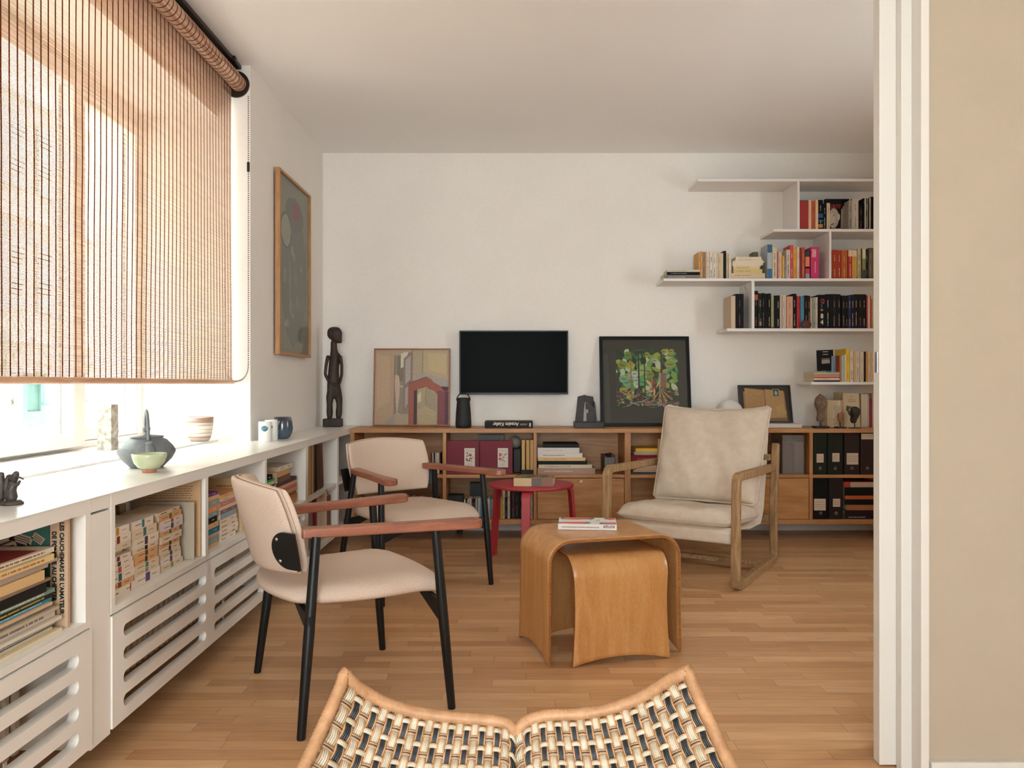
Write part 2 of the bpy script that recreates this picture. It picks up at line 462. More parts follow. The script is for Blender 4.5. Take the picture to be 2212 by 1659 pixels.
# ---------------------------------------------------------------- outside: facade across the street, ivy, shutter
struct('ground_outside', MB().box(-40, -2.32, -20, 40, -6.1, -6.0), mat('pavement', hexc('cfcac2'), .9))
FAC = noisy('render_facade', hexc('a89a84'), hexc('b5a893'), .8, rough=.9)
fb = thing('apartment_building', 'pale apartment building across the street seen through the window and blind', 'building', (-14, 8, -6))
MB().box(-16, -13, -14, 34, -6, 13.5).build('facade', FAC, fb, world=True)
cn = MB()
for z in (-1.2, 2.2, 5.4, 8.6, 11.8): cn.box(-13, -12.7, -14, 34, z, z + .28)
cn.build('cornice', mat('pale_stone', hexc('b5ad9c'), .8), fb, world=True)
GW = mat('facade_glass', hexc('7c8280'), .4); SH = mat('teal_shutter_paint', hexc('6f8f8c'), .5)
for z in (-.4, 3.0, 6.2, 9.4):
    for y in range(-8, 30, 3):
        f = MB().box(-13.02, -12.9, y, y + 1.2, z, z + 1.9).build('facade_window', GW, fb, world=True)
        sh = MB()
        for k in range(14):
            for q in (y - .62, y + 1.22): sh.box(-12.97, -12.9, q, q + .6, z + .04 + k * .135, z + .04 + k * .135 + .115)
        sh.build('shutter', SH, f, world=True)
rng = random.Random(5)
iv = MB()
for k in range(2600):
    y = rng.uniform(3.8, 13); z = rng.uniform(-1.2, 1.55) * (1 if y > 5 else .8); x = -5 - rng.uniform(0, .9)
    s_ = rng.uniform(.05, .13); a = rng.uniform(0, 6.3); t_ = rng.uniform(-.8, .8)
    iv.add([(x, y, z), (x + s_ * .5 * math.cos(t_), y + s_ * math.cos(a), z + s_ * math.sin(a)), (x + .03, y + s_ * 1.6 * math.cos(a + .5), z + s_ * 1.6 * math.sin(a + .5)), (x - s_ * .4, y + s_ * math.cos(a + 1), z + s_ * math.sin(a + 1))], [(0, 1, 2, 3)])
tag(iv.build('ivy_screen', noisy('washed_ivy', hexc('55604a'), hexc('9a9c8c'), 3, rough=.7)), 'washed-out ivy growing outside the window beyond the glass', 'ivy', kind='stuff')
ts = thing('window_shutter', 'small teal shutter leaf hanging outside beyond the nearer window pane', 'shutter', (-2.62, 4.3, .8))
MB().box(-2.66, -2.62, 4.36, 4.40, .72, 1.16).box(-2.66, -2.62, 4.20, 4.24, .86, 1.16).box(-2.66, -2.62, 4.24, 4.36, .86, .95).box(-2.66, -2.62, 4.24, 4.36, 1.1, 1.16).build('shutter_frame', SH, ts, world=True)
MB().box(-2.645, -2.635, 4.24, 4.36, .95, 1.1).build('shutter_board', SH, ts, world=True)
MB().box(-2.62, -2.30, 4.37, 4.385, .98, 1.0).build('hinge_arm', SH, ts, world=True)
ts2 = thing('window_shutter', 'teal shutter folded back outside at the far edge of the window', 'shutter', (-2.32, 4.75, .8))
MB().box(-2.335, -2.3, 4.42, 4.9, .72, 2.7).build('shutter_panel', SH, ts2, bevel=.005, world=True)
# ---------------------------------------------------------------- roller blind of woven reeds
def blind_mat(name, roll=False):
    m = bpy.data.materials.new(name); m.use_nodes = True; MATS[name] = m
    nt = m.node_tree; nt.nodes.clear()
    def N(t, **kw):
        n = nt.nodes.new(t)
        for k, v in kw.items(): setattr(n, k, v)
        return n
    def L(a, b): nt.links.new(a, b)
    def Mh(op, a, bb=None):
        n = N('ShaderNodeMath', operation=op)
        for i, v in enumerate((a, bb)):
            if v is None: continue
            if isinstance(v, (int, float)): n.inputs[i].default_value = v
            else: L(v, n.inputs[i])
        return n.outputs[0]
    out = N('ShaderNodeOutputMaterial'); tc = N('ShaderNodeTexCoord'); sp = N('ShaderNodeSeparateXYZ'); L(tc.outputs['Object'], sp.inputs[0])
    nz = N('ShaderNodeTexNoise'); nz.inputs['Scale'].default_value = 3; nz.inputs['Detail'].default_value = 1
    mp = N('ShaderNodeMapping'); mp.inputs['Scale'].default_value = (1, .6, .6); L(tc.outputs['Object'], mp.inputs[0]); L(mp.outputs[0], nz.inputs['Vector'])
    wob = Mh('MULTIPLY', Mh('SUBTRACT', nz.outputs['Fac'], .5), .016)
    ty = Mh('FRACT', Mh('DIVIDE', Mh('ADD', sp.outputs[1], wob), .0405)); thread = Mh('LESS_THAN', ty, .19)
    zz = Mh('DIVIDE', sp.outputs[2] if not roll else sp.outputs[0], .0042); rowf = Mh('FRACT', zz); rowi = Mh('FLOOR', zz)
    wn = N('ShaderNodeTexWhiteNoise', noise_dimensions='2D'); cv = N('ShaderNodeCombineXYZ'); L(rowi, cv.inputs[0]); L(Mh('FLOOR', Mh('DIVIDE', sp.outputs[1], .23)), cv.inputs[1]); L(cv.outputs[0], wn.inputs['Vector'])
    solid = Mh('LESS_THAN', rowf, Mh('ADD', .68, Mh('MULTIPLY', wn.outputs['Value'], .22)))
    r = N('ShaderNodeValToRGB'); r.color_ramp.elements[0].color = rgba(hexc('9c7560')); r.color_ramp.elements[1].color = rgba(hexc('cdb09a')); L(wn.outputs['Value'], r.inputs[0])
    mc = N('ShaderNodeMix', data_type='RGBA'); L(thread, mc.inputs[0]); L(r.outputs[0], mc.inputs[6]); mc.inputs[7].default_value = rgba(hexc('6e3322'))
    d = N('ShaderNodeBsdfDiffuse'); t = N('ShaderNodeBsdfTranslucent'); L(mc.outputs[2], d.inputs[0]); L(mc.outputs[2], t.inputs[0])
    ms = N('ShaderNodeMixShader'); L(Mh('MULTIPLY', Mh('SUBTRACT', 1, thread), 0 if roll else .26), ms.inputs[0]); L(d.outputs[0], ms.inputs[1]); L(t.outputs[0], ms.inputs[2])
    if roll: L(ms.outputs[0], out.inputs[0]); return m
    tr = N('ShaderNodeBsdfTransparent')
    ma = N('ShaderNodeMixShader'); L(Mh('MAXIMUM', solid, thread), ma.inputs[0]); L(tr.outputs[0], ma.inputs[1]); L(ms.outputs[0], ma.inputs[2]); L(ma.outputs[0], out.inputs[0])
    return m
BM, BR = blind_mat('woven_reed'), blind_mat('rolled_reed', True)
XBL = -1.535
yb0, yb1 = 1.2, 4.285
bl = thing('roller_blind', 'brown woven reed roller blind hanging over the window', 'blind', (XBL, 2.8, 1.1))
def sheet(u, v):
    y = yb0 + (yb1 - yb0) * u; z = 1.118 + (2.735 - 1.118) * v
    return (XBL + .004 * math.sin(y * 3.1 + z * 1.5), y, z)
MB().grid(sheet, 40, 24).build('reed_sheet', BM, bl, world=True)
MB().tube([(XBL, yb0, 1.112), (XBL, yb1 + .01, 1.112)], .0125, 14).build('bottom_bar', wood('blind_bar_wood', hexc('c69372'), hexc('d6a888'), 'y'), bl, world=True)
MB().tube([(XBL + .035, yb0, 2.735), (XBL + .035, yb1, 2.735)], .042, 24).build('reed_roll', BR, bl, world=True)
DK = mat('dark_bronze', hexc('2c211b'), .35, metal=.3)
MB().box(XBL - .06, XBL + .02, yb0, yb1 + .02, 2.795, 2.835).box(XBL + .02, XBL + .05, yb0, yb1 + .01, 2.815, 2.838).build('head_rail', DK, bl, bevel=.006, world=True)
MB().tube([(XBL + .02, yb1 + .004, 2.735), (XBL + .02, yb1 + .024, 2.735)], .072, 32).build('end_disc', DK, bl, bevel=.004, world=True)
MB().box(XBL + .045, XBL + .06, 4.16, 4.19, 2.81, 2.838).build('rail_clip', DK, bl, bevel=.003, world=True)
for nm, xo, zlow in (('pull_chain', .0, 0),):
    ch = MB(); n = 0
    xa, xb_, ya = XBL - .045, XBL + .085, yb1 + .012
    pts = []
    z = 2.67
    while z > 1.20: pts.append((xb_, ya, z)); z -= .0115
    for k in range(26):
        a = math.pi * k / 25; pts.append(((xa + xb_) / 2 + (xb_ - xa) / 2 * math.cos(a), ya, 1.20 - .085 * math.sin(a)))
    z = 1.20
    while z < 2.67: pts.append((xa, ya, z)); z += .0115
    for p in pts: ch.sphere(p, .0036, 4)
    c = ch.build('bead_chain', mat('chain_bead', hexc('57443c'), .5), bl, world=True)
    MB().tube([(xb_, ya, 2.26), (xb_, ya, 2.31)], .0075, 12).build('chain_joiner', DK, c, world=True)
# ---------------------------------------------------------------- long white console under the window
XC = -1.152
ZT, ZO, ZS, ZP, ZBm = .786, .750, .458, .439, .112        # top, opening head, opening floor, seam, underside
cells = [(1.30, 2.117), (2.274, 2.9405), (2.967, 3.643), (3.670, 4.355), (4.411, 5.136), (5.181, 5.53)]
XBK = -1.42
def slot_panel(mb, y0, y1, slots, x0, x1, zlo, zhi):
    """front panel in the YZ plane with stadium slots, built as strips"""
    zs = sorted(slots)
    ya, yb = slots_y
    rows = []; z = zlo
    for a, b_ in zs:
        mb.box(x0, x1, y0, y1, z, a); z = b_
        r = (b_ - a) / 2; zc = (a + b_) / 2; n = 10
        left = [(y0, a), (ya + r, a)] + [(ya + r - r * math.sin(math.pi * k / n), zc - r * math.cos(math.pi * k / n)) for k in range(1, n)] + [(ya + r, b_), (y0, b_)]
        right = [(y1, b_), (yb - r, b_)] + [(yb - r + r * math.sin(math.pi * k / n), zc + r * math.cos(math.pi * k / n)) for k in range(1, n)] + [(yb - r, a), (y1, a)]
        mb.prism(left, x0, x1, 'x'); mb.prism(right, x0, x1, 'x')
    mb.box(x0, x1, y0, y1, z, zhi)
SL4 = [(.148, .184), (.217, .253), (.286, .322), (.355, .391)]
def unit(label, y0, y1, body_cells, grilles, shelves=()):
    y0 += .0006; y1 -= .0006
    u = thing('console_cabinet', label, 'cabinet', (XC - .2, (y0 + y1) / 2, ZBm), group='white window console')
    b = MB()
    b.box(XBK, XC, y0, y1, ZO, ZT - .0005)                         # upper rail
    edges = [y0] + [v for c in body_cells for v in c] + [y1]
    for i in range(0, len(edges), 2):
        if edges[i + 1] - edges[i] > .001: b.box(XBK, XC, edges[i], edges[i + 1], ZBm + .02 if grilles is None else ZS, ZO)
    b.box(XBK - .012, XBK, y0, y1, ZBm, ZT - .0005)                # back
    if grilles is not None: b.box(XBK, XC, y0, y1, ZP, ZS)
    else: b.box(XBK, XC, y0, y1, ZBm, ZBm + .02)
    for (a, c, z) in shelves: b.box(XBK, XC - .004, a, c, z - .02, z)
    b.build('cabinet_body', CONS, u, world=True)
    for (a, c, sa, sb) in grilles or ():
        global slots_y
        slots_y = (sa, sb)
        g = MB(); slot_panel(g, a, c, SL4, XC - .022, XC + .004, ZBm, ZP - .005)
        g.build('grille_panel', CONS, u, world=True, merge=True)
    if grilles is not None: [MB().box(XBK, XC - .03, q, q + .018, ZBm, ZP).build('side_panel', CONS, u, world=True) for q in (y0 + .002, y1 - .02)]
    return u
unit('nearest unit of the white window console, holding magazines above a slotted grille', 1.0, 2.143, [(1.30, 2.117)], [(1.0, 2.143, 1.15, 2.077)])
unit('long white console unit with paperback cubbies above slotted radiator grilles', 2.251, 4.383, [(2.274, 2.9405), (2.967, 3.643), (3.670, 4.355)],
     [(2.251, 2.976, 2.315, 2.935), (2.976, 3.66, 3.017, 3.61), (3.66, 4.383, 3.70, 4.32)])
unit('far corner unit of the white console with open album shelves meeting the oak sideboard', 4.383, 5.53, [(4.411, 5.136), (5.181, 5.53)], None, [(4.411, 5.136, .453), (5.181, 5.53, .453)])
fp = thing('filler_panel', 'narrow plain white filler panel between the two console units', 'panel', (XC - .01, 2.197, .1))
MB().box(XC - .03, XC - .001, 2.1445, 2.2495, .10, .742).build('lower_board', CONS, fp, bevel=.0015, world=True)
MB().box(XC - .03, XC - .001, 2.1445, 2.2495, .748, .785).build('upper_board', CONS, fp, bevel=.0015, world=True)
TOPM = mat('white_worktop', hexc('dedad5'), .3)
wt = thing('console_worktop', 'continuous white worktop running along the window above the console', 'worktop', (-1.35, 3.4, ZT))
MB().box(-1.6155, XC + .002, 1.0, 2.152, ZT, ZT + .003).build('near_top', TOPM, wt, world=True)
MB().box(-1.6155, XC + .002, 2.1545, YN, ZT, ZT + .003).box(XW + .0005, XC + .002, YN, YB - .001, ZT, ZT + .003).build('far_top', TOPM, wt, world=True)
# radiators behind the grilles
for lab, y0, y1 in (('ribbed radiator behind the grilles beneath the paperback cubbies', 2.33, 3.55), ('ribbed radiator behind the nearest console grille', 1.2, 2.0)):
    rd = thing('radiator', lab, 'radiator', (-1.335, (y0 + y1) / 2, .15))
    b = MB(); y = y0
    while y < y1: b.box(-1.40, -1.27, y, y + .030, .15, .415); y += .042
    b.build('fins', mat('radiator_enamel', hexc('b5a692'), .5), rd, bevel=.008, world=True)
    MB().tube([(-1.335, y0 - .03, .19), (-1.335, y1 + .06, .19)], .014, 12).tube([(-1.335, y0 - .03, .37), (-1.335, y1 + .06, .37)], .014, 12).tube([(-1.335, y1 + .06, .37), (-1.335, y1 + .06, .0)], .009, 10).build('pipe', CHROME, rd, world=True)
# ================================================================ oak sideboard
OAK_X = wood('sideboard_oak', hexc('a8713f'), hexc('bd8652'), 'x', .45, 7)
OAK_Z = wood('sideboard_oak_upright', hexc('a66e3c'), hexc('bb8450'), 'z', .45, 7)
OAK_D = wood('drawer_oak', hexc('a9733f'), hexc('c08a54'), 'x', .45, 9, ring=10)
YS = 5.53; SBK = YB - .02
XS0 = PX(756, YS); XS1 = 2.96
zT = ZT; zTb = PZ(935, YS); zM1, zM0 = PZ(1025.5, YS), PZ(1032.5, YS); zB1, zB0 = PZ(1122.3, YS), PZ(1132.3, YS)
sb = thing('sideboard', 'long low oak sideboard of open bays running along the back wall', 'sideboard', ((XS0 + XS1) / 2, 5.72, zB0))
MB().box(XS0, XS1, YS, SBK, zTb, zT).build('top_board', OAK_X, sb, bevel=.0012, world=True)
MB().box(XS0 + .002, XS1, YS + .001, SBK, zB0, zB1).build('bottom_board', OAK_X, sb, bevel=.001, world=True)
MB().box(XS0 + .002, XS1, SBK - .012, SBK - .001, zB1 + .0005, zTb - .0005).build('back_panel', OAK_X, sb, world=True)
DIV = [(756.3, 765.5), (956.4, 963.8), (1152.6, 1159.6), (1349.5, 1362.6), (1552.5, 1560.0), (1748.6, 1756.0), (1946, 1953.5)]
for a, b_ in DIV:
    MB().box(PX(a, YS), PX(b_, YS), YS + .0005, SBK - .013, zB1 + .0005, zTb - .0005).build('upright', OAK_Z, sb, bevel=.0008, seg=1, world=True)
BAYS = [(PX(DIV[i][1], YS), PX(DIV[i + 1][0], YS)) for i in range(len(DIV) - 1)]
for a, b_ in BAYS:
    MB().box(a + .0005, b_ - .0005, YS + .002, SBK - .013, zM0, zM1).build('bay_shelf', OAK_X, sb, bevel=.0008, seg=1, world=True)
KN = wood('knob_wood', hexc('c99f73'), hexc('d7b086'), 'y')
for k in (2, 4):
    a, b_ = BAYS[k]
    MB().box(a + .004, b_ - .004, YS + .001, YS + .02, zB1 + .003, zM0 - .004).build('flap_door', OAK_D, sb, bevel=.001, world=True)
    fd = [c for c in sb.children if c.name.startswith('flap_door')][-1]
    xk = PX(1254.6, YS) if k == 2 else (a + b_) / 2
    zk = PZ(1039, YS)
    if k == 2: MB().tube([(xk, YS + .002, zk), (xk, YS - .012, zk), (xk, YS - .016, zk), (xk, YS - .034, zk), (xk, YS - .038, zk)], [.007, .008, .0125, .0145, .010], 18).build('knob', KN, fd, world=True)
for x_ in (-.42, .55, 1.30, 2.75):
    MB().box(x_, x_ + .04, 5.80, 5.84, 0, zB0).build('foot', mat('dark_plinth', hexc('2b1d14'), .7), sb, world=True)

# ================================================================ white staggered wall shelves
YFS = 5.62; BWL = YB - .001
ws = thing('wall_shelf', 'white staggered shelf unit with stepped boards fixed to the back wall', 'shelf', (2.2, 5.78, 1.3))
LV = {}
XE = 2.98
for nm, px0, y0, y1 in (('A', 1507.5, 386, 391.8), ('B', 1671, 494.6, 500.4), ('C', 1434, 601.4, 607.2), ('D', 1570.6, 709.3, 715.6)):
    z1, z0 = PZ(y0, YFS), PZ(y1, YFS); LV[nm] = (z0, z1)
    MB().box(PX(px0, YFS), XE, YFS, BWL, z0, z1).build('shelf_board', SHELFW, ws, bevel=.001, world=True)
for a, b_, lo, hi in ((1722.6, 1727.6, 'B', 'A'), (1791.3, 1796.0, 'C', 'B'), (1623.8, 1629.8, 'D', 'C')):
    MB().box(PX(a, YFS), PX(b_, YFS), YFS + .0005, BWL, LV[lo][1], LV[hi][0]).build('divider', SHELFW, ws, bevel=.0008, world=True)
LV['E'] = (PZ(831, YFS), PZ(825, YFS))
we = MB().box(PX(1752, YFS), XE, YFS, BWL, *LV['E'])
tag(we.build('wall_shelf', SHELFW, bevel=.001), 'short separate white wall shelf below the staggered unit, nearest the sideboard', 'shelf')

# ================================================================ two armchairs
BOUCLE = noisy('boucle_fabric', hexc('c3aa98'), hexc('d3bfae'), 420, rough=.95, bump=.35, detail=2, spec=.12, fine=(900, .10))
PIPE = mat('boucle_piping', hexc('c8ad98'), .95, spec=.1)
ARMW = wood('walnut_arm', hexc('874f3a'), hexc('9a5f47'), 'y', .35, 9)
def armchair(label, loc, rz, grp):
    t = thing('armchair', label, 'chair', loc, rz, grp)
    # seat pad
    def seat(a, b, w):
        y = .005 + .295 * b + .02 * b * (1 - a * a)
        wd = .285 + .012 * b
        dish = -.012 * math.exp(-((a * 1.6) ** 2 + ((b + .15) * 1.5) ** 2)) + .004 * b
        drop = -.028 * max(0, b - .45) ** 2 * 6 - .02 * max(0, abs(a) - .6) ** 2 * 4
        zz = .418 + (.034 * w if w > 0 else .030 * w) + (dish if w > 0 else 0) + drop
        return (wd * a * 1.0, y, zz)
    MB().pillow(seat, 30, 30, k=.52, p=9, q=.42).build('seat', BOUCLE, t, merge=True)
    # curved backrest in two layers, welt lines between
    def backf(off, th, sc=1.0):
        def f(a, b, w):
            A = a * sc; zc = .628 + .145 * b * sc
            yb_ = -.300 + .085 * (A * A) - .075 * (zc - .50) / .28 + off + th * w
            taper = 1 - .04 * (1 - b)
            return (.262 * A * taper, yb_, zc + .012 * (1 - A * A) * (b > 0) * b)
        return f
    MB().pillow(backf(.016, .022), 26, 22, k=.26, p=10, q=.4).build('backrest', BOUCLE, t, merge=True)
    MB().pillow(backf(-.014, .014, 1.0), 26, 22, k=.26, p=12, q=.35).build('back_shell', BOUCLE, t, merge=True)
    # piping round the edge
    pp = MB()
    for off in (-.001,):
        f = backf(off, 0, 1.003); loop = []
        for k in range(80):
            a = 2 * math.pi * k / 80; c, s_ = math.cos(a), math.sin(a); m_ = max(abs(c), abs(s_)); x, y = c / m_, s_ / m_
            loop.append(f(x * math.sqrt(1 - .26 * y * y / 2), y * math.sqrt(1 - .26 * x * x / 2), 0))
        pp.tube(loop, .0032, 6, closed=True)
    pp.build('piping', PIPE, t)
    foot = {(1, 1): (.340, .255), (1, -1): (.325, -.250)}; top = {(1, 1): (.318, .205), (1, -1): (.262, -.186)}
    for sx in (1, -1):
        for sy in (1, -1):
            fx, fy = foot[(1, sy)]; tx, ty = top[(1, sy)]
            MB().tube([(sx * fx, fy, 0), (sx * fx, fy, .004), (sx * (fx * .5 + tx * .5), (fy + ty) / 2, .30), (sx * tx, ty, .61)], [.0125, .0135, .0175, .0155], 18).build('leg', BLACK, t)
        arm = [(sx * x, y) for x, y in ((.208, -.238), (.262, -.228), (.282, -.12), (.310, .05), (.348, .22), (.372, .315), (.372, .345), (.355, .365), (.325, .362), (.305, .345), (.298, .30), (.282, .17), (.252, .0), (.222, -.13), (.202, -.215))]
        if sx < 0: arm = arm[::-1]
        am = MB().prism(arm, .606, .638, 'z', sm=False)
        am.build('armrest', ARMW, t, bevel=.006, seg=3)
        # bracket plate between back shell and rear leg
        br = MB()
        pl = []
        for k in range(17):
            a = math.pi / 2 + math.pi * k / 16; pl.append((math.cos(a) * .062, math.sin(a) * .062))
        pl += [(.050, -.062), (.050, .062)]
        xv = Vector((sx * .863, .504, 0)); yv = Vector((0, -.26, 1)); yv = yv - xv * yv.dot(xv)
        M_ = frameM((sx * .250, -.277, .572), xv, yv)
        br.prism(pl[::-1] if sx < 0 else pl, -.0025, .0025, 'z', M=M_)
        bk = br.build('back_bracket', BLACK, t)
        for zz in (-.035, .038): MB().sphere((-.030, zz, .0045 * sx), .0062, 8, M=M_, sc=(1, 1, .6)).build('screw', CHROME, bk)
        # gussets
        fy, ty = .255, .205
    fr = MB()
    for y_, xx in ((.222, .327), (-.212, .306)):
        for sx in (1, -1):
            fr.prism([(sx * xx, .30), (sx * xx, .368), (sx * .12, .386), (sx * .10, .378)][::sx], y_ - .009, y_ + .009, 'y')
        fr.box(-.12, .12, y_ - .009, y_ + .009, .374, .388)
    fr.box(-.18, -.15, -.20, .20, .376, .388).box(.15, .18, -.20, .20, .376, .388)
    fr.build('seat_frame', BLACK, t, bevel=.001)
    return t
ac = armchair('beige boucle armchair with brown wood arms, the nearer one with its back turned', (-.600, 2.840, 0), R(-60.6), 'pair of beige armchairs')
copy_tree(ac, (-.5495, 4.301, 0), R(-140.6), 'matching beige boucle armchair further back, facing the room beside the red stool', 'pair of beige armchairs')

# ================================================================ linen lounge chair
LINEN = noisy('oatmeal_linen', hexc('cdbaa6'), hexc('d3c2b0'), 25, stretch=(1, 1, 1), rough=.95, bump=.4, detail=2, spec=.1, fine=(520, .10))
LFR = wood('weathered_oak', hexc('8f6b45'), hexc('ad8a60'), 'z', .6, 10, ring=18, fine=.22)
LFY = wood('weathered_oak_rail', hexc('8f6b45'), hexc('ad8a60'), 'y', .6, 10, ring=18, fine=.22)
lc = thing('lounge_chair', 'oatmeal linen lounge chair in a pale weathered oak sled frame', 'chair', (1.075, 4.724, 0), R(148.7))
def rounded_path(pts, r, n=5):
    out = []
    for i, p in enumerate(pts):
        if i == 0 or i == len(pts) - 1: out.append(Vector(p)); continue
        a, b_, c = Vector(pts[i - 1]), Vector(p), Vector(pts[i + 1])
        d1, d2 = (a - b_).normalized(), (c - b_).normalized()
        p1, p2 = b_ + d1 * r, b_ + d2 * r
        for k in range(n + 1):
            t_ = k / n; out.append((1 - t_) ** 2 * p1 + 2 * t_ * (1 - t_) * b_ + t_ * t_ * p2)
    return out
def flat_bar(path2, x0, x1, th):
    """bar of width x0..x1 following a path in the YZ plane, thickness th"""
    m = MB(); n = len(path2); off = []
    for i in range(n):
        a = Vector(path2[max(0, i - 1)]); b_ = Vector(path2[min(n - 1, i + 1)]); d = (b_ - a).normalized(); nn = Vector((-d.y, d.x)); off.append((Vector(path2[i]) + nn * th / 2, Vector(path2[i]) - nn * th / 2))
    V = []
    for p, q in off: V += [(x0, p.x, p.y), (x1, p.x, p.y), (x1, q.x, q.y), (x0, q.x, q.y)]
    Fc = []
    for i in range(n - 1):
        for k in range(4): Fc.append((i * 4 + k, i * 4 + (k + 1) % 4, (i + 1) * 4 + (k + 1) % 4, (i + 1) * 4 + k))
    Fc += [(3, 2, 1, 0), (n * 4 - 4, n * 4 - 3, n * 4 - 2, n * 4 - 1)]
    return m.add(V, Fc)
for sx in (1, -1):
    x0, x1 = (.352, .398) if sx > 0 else (-.398, -.352)
    loop = [Vector(v) for v in ((-.40, .585), (.412, .605), (.425, .022), (-.43, .020), (-.412, .30), (-.478, .728))]
    path = rounded_path([(v.x, v.y, 0) for v in loop], .055, 6)
    flat_bar([(p.x, p.y) for p in path], x0, x1, .044).build('side_frame', LFR, lc, bevel=.008, seg=3, merge=True)
MB().box(-.352, .352, -.14, -.085, .03, .058).build('stretcher', LFY, lc, bevel=.005)
MB().box(-.352, .352, .33, .36, .245, .29).build('front_rail', LFY, lc, bevel=.006)
MB().box(-.352, .352, -.46, -.435, .62, .66).box(-.352, .352, -.43, -.405, .24, .29).build('back_rail', LFY, lc, bevel=.006)
# sling: wraps front rail, runs under the seat and up the back
def sling(u, v):
    x = (-.338 + .676 * u) * (1 - .10 * max(0, v - .6)); pts = [(.372, .238), (.376, .30), (.345, .312), (.0, .262), (-.25, .255), (-.34, .33), (-.44, .62), (-.50, .80)]
    i = min(int(v * 7), 6); f_ = v * 7 - i; a, b_ = pts[i], pts[i + 1]
    return (x, a[0] + (b_[0] - a[0]) * f_, a[1] + (b_[1] - a[1]) * f_)
sg = MB().grid(sling, 6, 35)
so = sg.build('sling', LINEN, lc); md = so.modifiers.new('thickness', 'SOLIDIFY'); md.thickness = .005
def wr(a, b): return .006 * math.sin(3.1 * a + 4.7 * b) * math.cos(5.2 * b - 2.2 * a) + .003 * math.sin(11 * a - 7 * b + 1)
def seatc(a, b, w):
    x = .338 * a; y = .068 + .315 * b
    base = .335 + .028 * b - .05 * max(0, b - .5) ** 2 * 1.2
    zz = base + (.062 * w + wr(a, b) if w > 0 else .048 * w)
    if w > 0: zz -= .012 * math.exp(-(a * 1.5) ** 2 - ((b + .3) * 1.6) ** 2)
    return (x, y + .012 * w * (b > .6), zz)
MB().pillow(seatc, 34, 34, k=.10, p=9, q=.45).build('seat_cushion', LINEN, lc, merge=True)
# welted flange round the seat cushion
def seam(fn, k, r, n=100):
    lp = []
    for i in range(n):
        a = 2 * math.pi * i / n; c, s_ = math.cos(a), math.sin(a); m_ = max(abs(c), abs(s_)); x, y = c / m_, s_ / m_
        lp.append(fn(x * math.sqrt(1 - k * y * y / 2), y * math.sqrt(1 - k * x * x / 2), 0))
    return lp
MB().tube(seam(lambda a, b, w: seatc(a * 1.012, b * 1.012, 0), .10, .005), .005, 6, closed=True, squash=(.5, 1.2)).build('seat_seam', LINEN, lc)
tilt = R(26)
def backc(a, b, w):
    h = .315 * b; wd = .335 + .012 * b
    pin = 1 - .035 * (1 - a * a) * abs(b) ** 3 * 1.0 - .0 * b
    x = wd * a * (1 - .03 * (1 - b * b)) ; th = .082 * w + (wr(a * 1.3 + 1, b) * 1.2 if w > 0 else 0)
    sag = .028 * (abs(a) ** 4) * (b > 0) * b
    yy, zz = .0, h * pin + sag
    # local frame: normal points forward and up
    yc_, zc_ = -.325, .655
    return (x, yc_ - math.sin(tilt) * zz + math.cos(tilt) * th, zc_ + math.cos(tilt) * zz + math.sin(tilt) * th)
MB().pillow(backc, 34, 34, k=.06, p=6, q=.5).build('back_cushion', LINEN, lc, merge=True)
MB().tube(seam(lambda a, b, w: backc(a * 1.015, b * 1.015, 0), .06, .005), .0065, 6, closed=True, squash=(.45, 1.3)).build('back_seam', LINEN, lc)

# ================================================================ nesting plywood tables
PLY = wood('oak_plywood', hexc('bb8149'), hexc('c8925a'), 'z', .36, 11, ring=9, coat=.1, fine=.2)
PLYE = wood('plywood_edge', hexc('8a5227'), hexc('a0672f'), 'x', .5, 30)
def bent_table(name, label, loc, rz, W, D, H, r, th, splay, waist, arch):
    t = thing(name, label, 'table', loc, rz, 'nested plywood tables')
    # profile across width: up one leg, over the top, down the other (outer and inner lines)
    def prof(off):
        w = W / 2; pts = []
        n = 14
        for k in range(17): 
            z = (H - r) * k / 16; pts.append((-(w + splay * (1 - z / (H - r)) ** 2) + off, z))
        for k in range(1, n + 1):
            a = math.pi - math.pi / 2 * k / n; pts.append((-w + r + (r - off) * math.cos(a), H - r + (r - off) * math.sin(a)))
        right = [(-x, z) for x, z in pts[::-1]]
        mid = [(-w + r + (2 * w - 2 * r) * k / 8, H - off) for k in range(1, 8)]
        return pts + mid + right
    o_, i_ = prof(0), prof(th); n = len(o_)
    def half_depth(z):
        q = z / H
        return D / 2 * (1 - waist * math.sin(math.pi * min(1, q * .95)) + .0)
    nv = 16; m = MB()
    def pt(pr, i, j, side):
        x, z = pr[i]; hd = half_depth(z); v = -1 + 2 * j / nv
        zz = z
        if z < .09:                                                        # arched foot cut
            lift = arch * (1 - abs(v) ** 2.2); zz = z + lift * (1 - z / .09)
        y = hd * v
        if abs(v) > .99 and z < .004: pass
        return (x, y, zz)
    O = [pt(o_, i, j, 0) for i in range(n) for j in range(nv + 1)]
    I = [pt(i_, i, j, 1) for i in range(n) for j in range(nv + 1)]
    q = lambda i, j: i * (nv + 1) + j
    FO = [(q(i, j), q(i, j + 1), q(i + 1, j + 1), q(i + 1, j)) for i in range(n - 1) for j in range(nv)]
    k = len(O)
    m.add(O + I, FO + [tuple(k + a for a in f[::-1]) for f in FO], 0, True)
    ed = []
    for i in range(n - 1):
        for j in (0, nv):
            f = (q(i, j), q(i + 1, j), k + q(i + 1, j), k + q(i, j)); ed.append(f if j == 0 else f[::-1])
    for j in range(nv):
        ed.append((q(0, j), k + q(0, j), k + q(0, j + 1), q(0, j + 1))); ed.append((q(n - 1, j), q(n - 1, j + 1), k + q(n - 1, j + 1), k + q(n - 1, j)))
    m.add(O + I, ed, 1, False)
    m.build('bent_shell', [PLY, PLYE], t, merge=True, bevel=.0015, seg=1)
    return t
ang = math.atan2(.169, .56)
